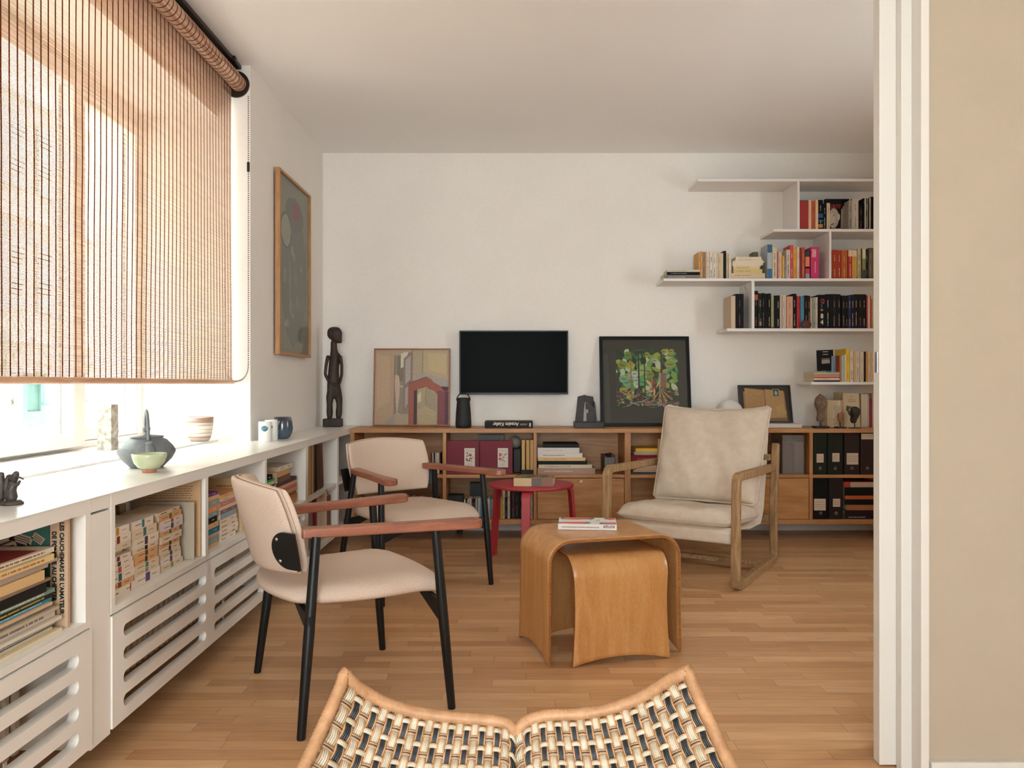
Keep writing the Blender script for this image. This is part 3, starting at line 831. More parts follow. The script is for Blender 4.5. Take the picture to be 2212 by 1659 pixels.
u = Vector((math.cos(ang), math.sin(ang), 0)); v = Vector((-u.y, u.x, 0))
p1 = Vector((.1313, 3.058, 0)); c_out = p1 + u * .292 + v * .19
bent_table('nesting_table', 'larger bent oak plywood table with a magazine on top', tuple(c_out), ang, .575, .38, .487, .095, .013, .004, .02, .035)
q1 = Vector((.2277, 3.048, 0)); q2 = Vector((.6275, 3.156, 0)); a2 = math.atan2((q2 - q1).y, (q2 - q1).x)
u2 = (q2 - q1).normalized(); v2 = Vector((-u2.y, u2.x, 0)); c_in = (q1 + q2) / 2 + v2 * .205
bent_table('nesting_table', 'smaller bent oak plywood stool tucked under the larger one', tuple(c_in), a2 + R(90), .40, .414, .420, .085, .012, .006, .055, .028)

# ================================================================ red round stool
RED = noisy('red_paint', hexc('a32b32'), hexc('ab3036'), 3, rough=.45)
rt = thing('side_table', 'small round red table with three bent legs beside the armchair', 'table', (PX(1148, 4.88), 4.88, 0))
hr = .485; rx, ry = rt.location.x, rt.location.y; rr = .262
MB().lathe([(0.001, hr), (rr - .006, hr), (rr, hr - .004), (rr, hr - .015), (rr - .008, hr - .019), (0.001, hr - .019)], (rx, ry, 0), 64).build('table_top', RED, rt, world=True)
for a in (R(262), R(22), R(142)):
    d = Vector((math.cos(a), math.sin(a), 0)); s_ = Vector((-d.y, d.x, 0))
    path = rounded_path([(.12, hr - .030, 0), (rr + .006, hr - .030, 0), (rr + .045, 0, 0)], .045, 8)
    m = MB(); V = []
    for i, p in enumerate(path):
        pa, pb = path[max(0, i - 1)], path[min(len(path) - 1, i + 1)]; dd = (pb - pa).normalized(); nn = Vector((-dd.y, dd.x, 0))
        hw = .028 - .002 * i / len(path)
        for sg_, q_ in ((1, 1), (1, -1), (-1, -1), (-1, 1)):
            w_ = p + nn * sg_ * .0105
            V.append(Vector((rx, ry, 0)) + d * w_.x + Vector((0, 0, max(0, w_.y))) + s_ * hw * q_)
    n = len(path); Fc = []
    for i in range(n - 1):
        for k in range(4): Fc.append((i * 4 + k, i * 4 + (k + 1) % 4, (i + 1) * 4 + (k + 1) % 4, (i + 1) * 4 + k))
    Fc += [(3, 2, 1, 0), tuple(range(n * 4 - 4, n * 4))]
    m.add(V, Fc); m.build('leg', RED, rt, bevel=.003, world=True, merge=True)

# ================================================================ rattan chair in the foreground
RAT = noisy('rattan_wrap', hexc('a0734e'), hexc('b88a62'), 30, stretch=(1, 1, 1), rough=.5, fine=(160, .12), bump=.2)
CREAM = noisy('cream_cane', hexc('aa9c84'), hexc('c6baa6'), 60, rough=.5)
DARKC = noisy('black_cane', hexc('1f2123'), hexc('33363a'), 60, rough=.45)
TANC = noisy('tan_cane', hexc('a07a55'), hexc('b98f68'), 60, rough=.5)
rc = thing('rattan_chair', 'wide woven rattan chair with cream and black canes in the foreground', 'chair', (0, 1.15, 0))
ZTOP = 1.40
TP = [(745, 1462), (775, 1487), (810, 1510), (860, 1531), (920, 1545), (985, 1553), (1040, 1557), (1080, 1562), (1103, 1572), (1114, 1588), (1125, 1572), (1146, 1557), (1185, 1548), (1240, 1546), (1300, 1538), (1360, 1520), (1410, 1495), (1450, 1470), (1486, 1455)]
def topc(s):
    q = (s + 1) / 2 * (len(TP) - 1); i = min(int(q), len(TP) - 2); f_ = q - i
    def cr(k): 
        p0, p1_, p2, p3 = (TP[max(0, i - 1)][k], TP[i][k], TP[i + 1][k], TP[min(len(TP) - 1, i + 2)][k])
        return .5 * (2 * p1_ + (p2 - p0) * f_ + (2 * p0 - 5 * p1_ + 4 * p2 - p3) * f_ * f_ + (3 * p1_ - p0 - 3 * p2 + p3) * f_ ** 3)
    Y = ZTOP - .05 * abs(s) ** 3
    return P(cr(0), cr(1), Y)
# even spacing along x instead of along the control list
_tab = [(topc(-1 + 2 * k / 400).x, -1 + 2 * k / 400) for k in range(401)]
def topx(f_):
    x = _tab[0][0] + (_tab[-1][0] - _tab[0][0]) * f_
    for k in range(400):
        if _tab[k + 1][0] >= x:
            t_ = (x - _tab[k][0]) / max(1e-9, _tab[k + 1][0] - _tab[k][0]); return topc(_tab[k][1] + (_tab[k + 1][1] - _tab[k][1]) * t_)
    return topc(1)
def surf(f_, t_):
    """woven back: f across 0..1, t down the back 0..1 (slopes toward the sitter)"""
    p = topx(f_); s = 2 * f_ - 1
    L_ = .62
    d = Vector((.30 * s, -.62, -.50 - .34 * (abs(s) < .999) * 0))
    q = p + d * (t_ * L_)
    q.z += -.040 * math.sin(math.pi * min(1, t_ * 1.3)) + .045 * t_ * (1 - abs(s)) * 0
    q.z += (.085 * t_ * max(0, 1 - abs(s) * 1.2))
    return q
def snorm(f_, t_):
    e = .004; a = surf(min(1, f_ + e), t_) - surf(max(0, f_ - e), t_); b_ = surf(f_, min(1, t_ + e)) - surf(f_, max(0, t_ - e))
    n = b_.cross(a).normalized()
    return n if n.z > 0 else -n
wv = MB(); NC = 44; NR = 34; f0, f1 = .012, .988
for half in (0, 1):
    pass
def fcol(c): return f0 + (f1 - f0) * (c + .5) / NC
for c in range(NC):
    dark = c % 2
    for k, off in enumerate((-2, -1, 0, 1, 2)):
        f_ = fcol(c) + off * .0031 * 1.35
        pts = []
        nn_ = NR * 3
        for i in range(nn_ + 1):
            t_ = .012 + .98 * i / nn_
            ph = math.sin(math.pi * (t_ - .012) / .98 * NR + (math.pi if dark else 0) + .5 * math.pi * 0)
            pts.append(surf(f_, t_) + snorm(f_, t_) * (.0032 * ph * (1 if not dark else 1)))
        mi = 3 if abs(off) == 2 else (2 if dark else 1)
        wv.tube(pts, .0022 if abs(off) < 2 else .0019, 5, m=mi, caps=False)
for r_ in range(NR):
    t_ = .012 + .98 * (r_ + .5) / NR
    dk = r_ % 2
    pts_l = []
    offs = ((-1, 3), (0, 1), (1, 1)) if not dk else ((-1, 3), (0, 2), (1, 3))
    for o_i, mi in offs:
        pts = []
        nn_ = NC * 3
        for i in range(nn_ + 1):
            f_ = f0 + (f1 - f0) * i / nn_
            ph = math.sin(math.pi * (i / nn_) * NC)                # over/under alternate columns
            sgn = -1 if (r_ % 2 == 0) else 1
            tt = t_ + o_i * .0036
            pts.append(surf(f_, tt) + snorm(f_, t_) * (.0036 * ph * -sgn * -1))
        wv.tube(pts, .0024, 5, m=mi, caps=False)
wv.build('woven_back', [RAT, CREAM, DARKC, TANC], rc, world=True)
rim = MB()
def ringtube(pts, r, pitch=.0050, n=14):
    out = []; L_ = 0
    for i in range(len(pts) - 1):
        a, b_ = pts[i], pts[i + 1]; d = (b_ - a).length; k = max(1, int(d / (pitch / 2)))
        for j in range(k): out.append(a.lerp(b_, j / k))
    out.append(pts[-1]); rr_ = random.Random(2); rs = [r * (1.0 + rr_.uniform(-.03, .03) if i % 2 else .86) for i in range(len(out))]
    rim.tube(out, rs, n)
top_pts = [topx(k / 160) + Vector((0, 0, .002)) for k in range(161)]
left = [surf(0, 1 - k / 40) for k in range(40)]; right = [surf(1, k / 40) for k in range(1, 41)]
ringtube(left + [topx(0) + Vector((-.002, .004, .004))] + top_pts[2:-2] + [topx(1) + Vector((.002, .004, .004))] + right, .0115)
rim.build('wrapped_rim', RAT, rc, world=True)
# lower frame and legs (below the picture)
fr = MB()
bl_, br_ = surf(0, 1), surf(1, 1)
seatY = bl_.y - .45
fr.tube([bl_, Vector((bl_.x, seatY, bl_.z + .02)), Vector((br_.x, seatY, br_.z + .02)), br_], .014, 12)
fr.tube([bl_, br_], .013, 12)
fr.build('seat_frame', RAT, rc, world=True)
def seatw(u_, v_): return (bl_.x + (br_.x - bl_.x) * u_, bl_.y - .45 * v_, bl_.z + .02 * v_ - .02 * math.sin(math.pi * u_) * math.sin(math.pi * v_))
MB().grid(seatw, 12, 10).build('seat', TANC, rc, world=True)
for x_, y_, z_ in ((bl_.x, bl_.y, bl_.z), (br_.x, br_.y, br_.z), (bl_.x, seatY, bl_.z + .02), (br_.x, seatY, br_.z + .02)):
    MB().tube([(x_ * 1.02, y_, 0), (x_, y_, z_)], .014, 12).build('leg', RAT, rc, world=True)
# ================================================================ books
ORD = ['zeroth', 'first', 'second', 'third', 'fourth', 'fifth', 'sixth', 'seventh', 'eighth', 'ninth', 'tenth', 'eleventh', 'twelfth', 'thirteenth', 'fourteenth', 'fifteenth', 'sixteenth',
       'seventeenth', 'eighteenth', 'nineteenth', 'twentieth', 'twenty-first', 'twenty-second', 'twenty-third', 'twenty-fourth', 'twenty-fifth', 'twenty-sixth', 'twenty-seventh', 'twenty-eighth', 'twenty-ninth', 'thirtieth']
brng = random.Random(11)
PAGES = noisy('book_pages', hexc('cdbb9d'), hexc('dccbb0'), 3, stretch=(1, 1, 260), rough=.85, spec=.1)
PAGEW = noisy('white_pages', hexc('d6cfc2'), hexc('e2dcd0'), 3, stretch=(1, 1, 260), rough=.85, spec=.1)
def cover(c): return mat('cover_' + c, hexc(c, 1 if sum(hexc(c)) > .12 else .45), .6, spec=.18)
def book(M, L, T, W, c, label=None, group=None, marks=None, pages=PAGES, name='book', cat='book', hard=False, stripe=None, title=None, picture=None, pocket=False):
    """spine along local x (0..L), thickness z (0..T), pages run back along +y (0..W)"""
    o = thing(name, label, cat, group=group, M=M)
    e = .002 if hard else .0005
    ct = min(.0022 if hard else .0008, T * .2)
    m = MB(); m.box(0, L, 0, W, 0, ct); m.box(0, L, 0, W, T - ct, T); m.box(0, L, 0, ct, ct, T - ct)
    m.build('cover', cover(c), o)
    MB().box(e, L - e, ct, W - e * 1.5, ct, T - ct).build('pages', pages, o)
    if stripe:                                     # (from, to, colour) bands printed on the spine
        for a, b_, sc in stripe: MB().box(a * L, b_ * L, -.0003, .0001, T * .02, T * .98).build('spine_band', ink(sc), o)
    if marks:                                      # lines of tiny spine print: (from, to, colour, height)
        mm = MB()
        for a, b_, mc, hh in marks:
            x = a * L; h2 = min(T * .3, hh * .6)
            while x < b_ * L:
                w = brng.uniform(.35, 1.8) * h2
                mm.box(x, min(x + w, b_ * L), -.0005, .0001, T / 2 - h2 / 2, T / 2 + h2 / 2); x += w + h2 * brng.choice((.2, .25, .3, 1.1))
        mm.build('spine_print', ink(marks[0][2]), o)['kind'] = 'stuff'
    if title:
        body, size, tc, pos, sx = title
        text(o, body, size, Matrix.Translation((pos * L, -.0004, T / 2 - size * .34)) @ Matrix.Rotation(R(90), 4, 'X'), tc, sx=sx)
    return o
def up_M(x1, y, z, rz=0, lean=0):
    """book standing, spine to the camera; its far-x face at x1"""
    return Matrix.Translation((x1, y, z)) @ Matrix.Rotation(rz, 4, 'Z') @ Matrix.Rotation(lean, 4, 'Y') @ Matrix(((0, 0, -1, 0), (0, 1, 0, 0), (1, 0, 0, 0), (0, 0, 0, 1)))
def row(items, Y, zb, group, where, depth=.15, count=True, jit=.01, anchor='the divider', cat='book', name='book'):
    """items: (x0px, x1px, top py, cover colour, look, print colour[, extra dict])"""
    for n, it in enumerate(items):
        x0, x1, tp, c, look, pc = it[:6]; ex = dict(it[6]) if len(it) > 6 else {}
        yy = Y + ex.pop('dy', brng.uniform(0, jit)); X0, X1 = PX(x0, Y), PX(x1, Y); h = PZ(tp, Y) - zb
        lab = ex.pop('label', None) or f"{look.rstrip(',')} {cat}, {ORD[n + 1]} from {anchor} {where}"
        T = (X1 - X0) * .97
        mk = None
        if pc:
            k = brng.random()
            mk = [(.08, .08 + .25 * k + .2, pc, min(.008, T * .42)), (.62, .62 + .2, pc, min(.007, T * .36))]
        book(up_M(X1, yy, zb + .0004, lean=ex.pop('lean', 0)), h, T, ex.pop('W', depth), c, lab, group, mk, **ex)
def pile(items, Y, zb, group, where, depth=.15, cat='book', name='book'):
    """horizontal stack facing the camera, bottom first: (x0px, x1px, thickness px, colour, look, print)"""
    z = zb + .0004; n_ = len(items)
    for n, it in enumerate(items):
        x0, x1, tp, c, look, pc = it[:6]; ex = dict(it[6]) if len(it) > 6 else {}
        X0, X1 = PX(x0, Y), PX(x1, Y); T = tp * Y / F
        k = n_ - n
        pos = 'bottom' if n == 0 else ('top' if k == 1 else ORD[k] + ' from the top')
        lab = ex.pop('label', None) or f"{look.rstrip(',')} book, {pos} of the stack {where}"
        mk = [(.12, .6, pc, min(.008, T * .4))] if pc else None
        book(Matrix.Translation((X0, Y + ex.pop('dy', 0), z)) @ Matrix.Rotation(ex.pop('rz', 0), 4, 'Z'), X1 - X0, T * .985, ex.pop('W', depth), c, lab, group, mk, name=name, cat=cat, **ex)
        z += T
def zc(x, x0, k): return x0 + x / k
# --- top right bay, between boards A and B
k = 12.64
a = lambda v: 1715 + v / k
t = lambda v: 420 + v / k
zb = LV['B'][1]
row([(a(160), a(402), t(150), '5a6a78', 'thick slate-blue hardback with a red spine panel,', None, dict(hard=True, stripe=[(.0, .97, 'a3302c')], label='thick slate-blue hardback with a red spine panel, against the topmost divider')),
     (a(405), a(480), t(150), 'd8b98c', 'cream picture-backed', None),
     (a(482), a(585), t(165), 'bb5a45', 'terracotta-spined', '7a2f22'),
     (a(588), a(662), t(150), 'd9b78d', 'pale cream', None),
     (a(665), a(800), t(148), '15181f', 'black multicoloured', 'c9a24a', dict(stripe=[(.28, .55, '274a7a'), (.36, .40, '8a3450'), (.08, .2, 'b06a35')])),
     (a(803), a(900), t(235), '17181a', 'plain black', 'a8a49a', dict(W=.07)),
     (a(905), a(992), t(230), 'cbb597', 'small slim cream', '8a7a66', dict(W=.07))], YFS + .04, zb, 'books in the topmost shelf bay', 'in the topmost shelf bay', anchor='the divider')
fo = thing('book', 'black book facing forward with a red title and a pale portrait, topmost shelf bay', 'book', group='books in the topmost shelf bay', M=frameM((PX(a(845), YFS + .12), YFS + .125, zb), (1, 0, 0), (0, -.06, 1)))
wF, hF = PX(a(1492), YFS + .12) - PX(a(845), YFS + .12), PZ(t(130), YFS + .12) - zb
MB().box(0, wF, 0, hF, -.03, 0).build('cover', cover('141414'), fo)
pm = MB()
rect_patch(pm, .002, wF - .002, .001, .028, .0006, hexc('c9b8a4'))
poly_patch(pm, blob(wF * .36, hF * .42, wF * .23, hF * .30), .0008, hexc('b09c86')); poly_patch(pm, blob(wF * .30, hF * .36, wF * .14, hF * .20), .001, hexc('c4b09a'))
poly_patch(pm, blob(wF * .36, hF * .50, wF * .03, hF * .015), .0012, hexc('4a3c32')); poly_patch(pm, blob(wF * .32, hF * .24, wF * .09, hF * .02, rot=.5), .0012, hexc('6a5444'))
poly_patch(pm, blob(wF * .58, hF * .46, wF * .05, hF * .10), .001, hexc('c9b8a4')); rect_patch(pm, wF * .672, wF * .997, .001, hF * .70, .0012, hexc('a3968a')); poly_patch(pm, blob(wF * .83, hF * .72, wF * .11, hF * .09), .0014, hexc('968a7e')); rect_patch(pm, wF * .79, wF * .87, hF * .47, hF * .53, .0016, hexc('2a2522'))
pm.build('cover_picture', attr_mat('book_print', .5), fo)
text(fo, 'ELLROY', .042, Matrix.Translation((.008, hF - .068, .0008)), 'b02e33', sx=.72, bold=.001)
text(fo, 'MY DARK', .034, Matrix.Translation((wF * .23, .006, .0022)), 'b02e2c', sx=.74, bold=.001)
row([
     (a(1493), a(1598), t(165), '9b9084', 'grey photo-spined', '3c3835', dict(W=.08, label='grey photo-spined book just past the forward-facing black one, topmost bay')),
     (a(1602), a(1775), t(100), 'c0b3a4', 'pale grey', '6f5e58', dict(label='tall pale grey book beside the short red-lettered black one, topmost bay')),
     (a(1780), a(1885), t(285), '1c1717', 'short black', 'a3343c', dict(label='short black book with red spine lettering in the topmost bay')),
     (a(1908), a(1940), t(98), '26262a', 'slim black', None), (a(1943), a(1976), t(98), 'cfc3b0', 'slim ivory', None), (a(1979), a(2022), t(100), '3b4a44', 'slim dark green', 'c8c0b0'),
     (a(2025), a(2034), t(100), 'd5cab8', 'very thin white', None), (a(2037), a(2065), t(96), '2a211d', 'slim dark brown', None), (a(2068), a(2112), t(92), 'd2bda2', 'slim beige', '9a5a4a'),
     (a(2114), a(2200), t(62), '1b1614', 'tall black', None, dict(label='tallest black book at the door end of the topmost bay'))], YFS + .035, zb, 'books in the topmost shelf bay', 'in the topmost bay', anchor='the forward-facing one')
# --- shelf C, open part on the near end
k = 9.03
a = lambda v: 1425 + v / k
t = lambda v: 520 + v / k
zb = LV['C'][1]; YC = YFS + .04
pile([(a(80), a(785), (695 - 615) / k, '81776d', 'thick grey', 'b7ada0', dict(hard=True)), (a(138), a(785), (613 - 552) / k, '1c1b1d', 'black', '8a7f8a'), (a(145), a(785), (548 - 505) / k, 'cbbfab', 'thin ivory', '8f8474')], YC, zb, 'books on the long open shelf', 'at the long shelf tip', depth=.13)
its = []
for x0, x1, tp, c, lk, pc in ((762, 800, 215, 'c79a5e', 'ochre-yellow', '8a5a2a'), (802, 842, 208, 'c8894f', 'orange-tan', 'e0c090'), (846, 882, 218, '8d8572', 'olive-grey', '5d5648'), (884, 912, 218, 'b98560', 'slim tan', None), (915, 972, 218, 'd3c7b6', 'chalk white', '8a8078'), (976, 1038, 222, 'd6cab9', 'off-white', '3c3835'),
                              (1041, 1090, 240, 'd8ccba', 'white', '2c2a28'), (1092, 1142, 232, 'd3c4ab', 'ivory', 'b0a28c'), (1145, 1190, 240, 'cdb89c', 'slim beige', '9c6a5a'), (1192, 1245, 238, 'd0bb9b', 'cream', None), (1248, 1303, 195, '2b2524', 'black curved-top', None), (1306, 1345, 240, 'cdb891', 'pale yellow', '8a7a5a'), (1348, 1400, 250, 'd7cbb8', 'slim white', 'a8988a')):
    its.append((a(x0), a(x1), t(tp), c, lk, pc))
row(its, YC, zb, 'books on the long open shelf', 'on the long open shelf', anchor='the lying black one')
pile([(a(1395), a(2060), 30 / k, 'cfb994', 'thin cream', None), (a(1395), a(2055), (700 - 615) / k, 'd1bb9c', 'thick cream', '8e6f58'), (a(1440), a(2000), (612 - 530) / k, 'd3b981', 'straw-yellow', '9a8458'), (a(1440), a(1950), (528 - 480) / k, 'd8c290', 'pale yellow', '9c885e'),
      (a(1425), a(1975), 28 / k, 'dcccae', 'thin ivory', 'a89a80'), (a(1415), a(2015), (452 - 405) / k, 'dccbb6', 'off-white', None), (a(1425), a(2035), (403 - 368) / k, 'dccdb5', 'white-spined', None), (a(1475), a(2005), (362 - 325) / k, 'dccaae', 'slim cream', 'b8774e'), (a(1485), a(1985), (322 - 280) / k, 'e0d3bd', 'ivory paperback', 'b0a48e')],
     YC, zb, 'books stacked mid way on the long shelf', 'midway on the long shelf', depth=.14)
k = 8.848
a = lambda v: 1640 + v / k
t = lambda v: 515 + v / k
its = [(2, 100, 195, '6f6a58', 'tall olive picture', None, dict(label='tall olive picture-covered book half hidden behind the cream stack', dy=.145, W=.1)),
       (155, 250, 112, 'aab2b6', 'tall pale grey and blue', None, dict(stripe=[(0, .30, '3a6a8c'), (.76, .99, '44617c')], hard=True)), (258, 350, 168, 'd3c2a6', 'cream', '35302c'), (352, 368, 262, 'b8585a', 'very thin red', None), (370, 408, 262, 'c9b393', 'slim beige', 'b05a50'),
       (411, 440, 262, 'd0bd9c', 'thin cream', None), (443, 482, 328, 'd59a4e', 'short orange', 'e8c080'), (485, 520, 385, '7c7a86', 'short blue-grey', 'c0b8b0'), (523, 596, 215, 'cabca8', 'pale stone', '2a2826', dict(W=.2, label='broad pale stone book beside the tall pink-red one')),
       (599, 660, 122, 'c25156', 'tall pink-red', 'e4b8a8'), (664, 722, 172, 'd9a237', 'mustard-yellow', '8a6420'), (725, 764, 158, 'd9cdbd', 'white', 'c0403c'), (767, 808, 172, 'a33a4c', 'crimson', '8a2436'), (811, 872, 172, 'a4552f', 'rust-brown', 'c88a5a'),
       (885, 972, 240, '2c2446', 'patchwork-coloured', None, dict(stripe=[(.02, .2, '9a9aa8'), (.2, .38, 'c2354a'), (.45, .8, 'e07a5c'), (.82, .98, '3a3350')]))]
row([(a(i[0]), a(i[1]), t(i[2]), *i[3:]) for i in its], YC, zb, 'colourful books on the long shelf', 'on the long shelf', anchor='the cream stack')
pk = book(up_M(PX(a(1140), YC), YC, zb + .0004), PZ(t(165), YC) - zb, (PX(a(1140), YC) - PX(a(985), YC)) * .98, .14, 'c63b68', 'thick bright pink book with white lettering beside the divider', 'colourful books on the long shelf', None)
Lp = PZ(t(165), YC) - zb; Tp = (PX(a(1140), YC) - PX(a(985), YC)) * .98
MT = Matrix.Rotation(R(90), 4, 'X')
def down_text(par, L, T, body, size, frac, off, c, sx=1, bold=0):
    """lettering that reads downward on an upright spine"""
    return text(par, body, size, Matrix.Translation((frac * L, -.0004, T / 2 + off)) @ Matrix.Rotation(R(180), 4, 'Y') @ MT, c, sx=sx, bold=bold)
down_text(pk, Lp, Tp, 'URBAN', .019, .93, .004, 'e8c8c8', .9, .0006); down_text(pk, Lp, Tp, 'GOTHIC', .019, .93, .020, 'e8c8c8', .8, .0006)
mm = MB(); x = .2 * Lp
while x < .52 * Lp: mm.box(x, x + .006, -.0005, .0001, Tp * .4, Tp * .52); x += .009
mm.build('spine_print', ink('e8b0b8'), pk)['kind'] = 'stuff'
its = [(1382, 1500, 218, 'a2401f', 'broad brick-red', 'e0b090'), (1503, 1568, 225, 'a8352a', 'red', 'e8c0a8'), (1577, 1695, 225, 'b2602a', 'burnt-orange', 'e0b080'),
       (1700, 1778, 222, 'b03c32', 'cream-capped red', 'e4c0a8', dict(stripe=[(.78, .995, 'e0c2a4')])), (1781, 1872, 222, 'cfa24a', 'cream-capped gold', 'a8802c', dict(stripe=[(.78, .995, 'e2c6a6')])),
       (1885, 1950, 190, 'c3b192', 'cream', '5c5044'), (1955, 1968, 190, '4a5238', 'thin green', None), (1970, 2036, 190, '8d8462', 'mottled olive', None, dict(stripe=[(.66, .99, 'cfc7a0'), (.34, .64, '8b8a48'), (0, .3, '4a463c')])), (2040, 2095, 228, '2b2a26', 'black', '7a7464'), (2100, 2172, 180, '6a604c', 'brown marbled', '9a9484'), (2176, 2240, 180, '9a7f50', 'ochre', None)]
row([(a(i[0]), a(i[1]), t(i[2]), *i[3:]) for i in its], YC, zb, 'books in the middle right bay', 'in the bay of red spines', anchor='the divider')
# --- bay between C and D
k = 15.8
zb = LV['D'][1]
row([(1579, 1588.5, 639, 'c8b397', 'cream', None, dict(W=.2, label='cream paperback leaning behind the lone black book on the lower shelf tip')), (1588.8, 1606.5, 634.8, '1d1c1e', 'black', '7e4640', dict(label='lone black book with faint red print outside the lowest divider', W=.16))], YC, zb, 'books outside the lowest divider', '', jit=.001)
a = lambda v: 1620 + v / k
t = lambda v: 620 + v / k
its = [(162, 285, 130, '221a18', 'black and orange', 'a05a3a', dict(stripe=[(.76, .9, 'b05a34')])), (290, 335, 210, '39332f', 'dark grey', 'a09890'), (338, 410, 220, '2f3a2e', 'dark green', 'b0a898', dict(stripe=[(.1, .2, 'a86a54')])), (414, 512, 208, '241d1b', 'dark brown', '8a5e4e'), (516, 600, 228, '1c1918', 'black', None), (603, 720, 222, '1f1a1a', 'broad black', 'b0a37a'),
       (735, 825, 300, 'a8a27c', 'slim sage', '7a7050', dict(stripe=[(0, .06, '8a3420')])), (828, 905, 290, '1d1b1c', 'black', None), (908, 1030, 285, '241c1d', 'black titled', 'b8b0a0'), (1036, 1110, 270, 'c4b19c', 'cream', None), (1113, 1180, 278, 'c8b8a6', 'ivory', '8a7c6e'), (1184, 1242, 270, 'c6b4a0', 'slim beige', None),
       (1255, 1466, 320, 'c99980', 'broad salmon-pink', 'a4644e'), (1470, 1600, 228, '191715', 'tall black', 'a89c90'), (1610, 1712, 305, 'b43235', 'bright red', '8a2024'), (1720, 1845, 315, '4a7c94', 'blue', '3a6080'), (1850, 1985, 290, '1d1b1e', 'black', 'c05a58'), (1988, 2065, 300, '2a2621', 'black and gold', '9c8a60')]
row([(a(i[0]), a(i[1]), t(i[2]), *i[3:]) for i in its], YC, zb, 'books in the long lowest bay', 'in the long lowest bay', anchor='the lowest divider')
a = lambda v: 1750 + v / k
its = [(15, 90, 365, 'c6a588', 'slim beige', 'a08468'), (95, 195, 350, '8f9489', 'slim grey-framed', '4c463e'), (200, 268, 345, 'c8b89e', 'slim cream', '8a6a60'),
       (285, 545, 262, '16161a', 'thick black', None, dict(label='thick black book with stacked colourful characters on its spine in the lowest bay')),
       (555, 690, 240, '211c1a', 'black and tan', 'c0b4a4'), (695, 780, 240, '1b191a', 'plain black', None), (785, 870, 240, '3a2c22', 'brown and black', 'b07a54'), (873, 950, 242, '1c1a18', 'matt black', None), (953, 1060, 245, '201c1c', 'black lettered', '8f857a'), (1075, 1215, 290, '201a17', 'black and amber', 'a0704a'),
       (1220, 1310, 295, '1e1a1b', 'black', '7a6a66'), (1315, 1400, 275, '2b3350', 'navy patterned', 'c8b070'), (1403, 1510, 262, '232a48', 'navy', 'b8909a'), (1515, 1655, 245, '231c18', 'black and gold', 'c09c70'), (1660, 1790, 245, '2a1c19', 'black and red', 'b0604a'), (1795, 1930, 245, '1b1a1b', 'black titled', 'a8a298'),
       (1955, 1990, 280, 'c4555a', 'slim coral', None), (1993, 2055, 285, 'd2bda4', 'cream', None), (2058, 2098, 285, 'b8484c', 'slim red', None), (2102, 2130, 400, 'a87c4e', 'thin tan', None), (2133, 2200, 400, 'c2a888', 'beige', None)]
row([(a(i[0]), a(i[1]), t(i[2]), *i[3:]) for i in its], YC, zb, 'books in the long lowest bay', 'in the lowest bay', anchor='the maroon stone')
bq = [o for o in COL.objects if str(o.get('label', '')).startswith('thick black book with stacked')][0]
Lq = PZ(t(262), YC) - zb; Tq = (PX(a(545), YC) - PX(a(285), YC)) * .97
for ch_, fr_, c_, sz in (('Q', .76, 'b03232', .040), ('1', .62, '2f6f90', .040), ('=', .50, 'c4923a', .036), ('8', .31, 'd8c8b0', .046), ('4', .13, 'd8c8b0', .046)):
    text(bq, ch_, sz, Matrix.Translation((fr_ * Lq, -.0005, Tq * .72)) @ Matrix.Rotation(R(90), 4, 'Y') @ MT, c_, sx=.85, bold=.0014, name='character')
mb = MB().sphere((PX(1742, YFS + .02), YFS + .028, zb + .030), .034, 12, sc=(1.15, .5, .95))
tag(mb.build('stone', noisy('maroon_stone', hexc('4a2622'), hexc('5c322c'), 20, rough=.6)), 'rounded dark maroon stone in front of the red and blue books', 'stone')
# --- lowest short shelf E
k = 8.729
a = lambda v: 1730 + v / k
t = lambda v: 740 + v / k
zb = LV['E'][1]; YE = YFS + .03
pile([(a(248), a(728), (738 - 705) / k, '3c3b50', 'dark blue-grey', None), (a(248), a(728), (703 - 660) / k, 'd2bca4', 'cream', 'b07060'), (a(245), a(728), (658 - 632) / k, 'b03a34', 'bright red', None), (a(245), a(728), (630 - 612) / k, 'd8c6ac', 'thin cream', None), (a(245), a(728), (610 - 592) / k, '9c3a32', 'brick-red', None), (a(245), a(728), 14 / k, 'd6c8ae', 'very thin ivory', None), (a(242), a(730), (575 - 540) / k, '9ba083', 'sage-green', 'c8c8b0')],
     YE, zb, 'books on the short wall shelf', 'on the short wall shelf', depth=.20)
fo = thing('book', 'black book with a small landscape photo propped on the short shelf stack', 'book', group='books on the short wall shelf', M=frameM((PX(a(320), YE + .06), YE + .06, zb + (738 - 540 + 10) / k * YE / F), (1, 0, .0), (-.09, -.0, 1)))
wF, hF = (640 - 325) / k * YE / F, (525 - 130) / k * YE / F
MB().box(0, wF, 0, hF, -.012, 0).build('cover', cover('191818'), fo)
pm = MB(); rect_patch(pm, wF * .26, wF * .76, hF * .34, hF * .60, .0006, hexc('6b5a50')); poly_patch(pm, [(wF * .26, hF * .34), (wF * .76, hF * .38), (wF * .76, hF * .50), (wF * .5, hF * .52), (wF * .26, hF * .50)], .0009, hexc('a08c7c'))
for q in (.90, .77): rect_patch(pm, wF * .34, wF * .68, hF * q, hF * (q + .025), .0009, hexc('c8bfb4'))
pm.build('cover_picture', attr_mat('book_print'), fo)
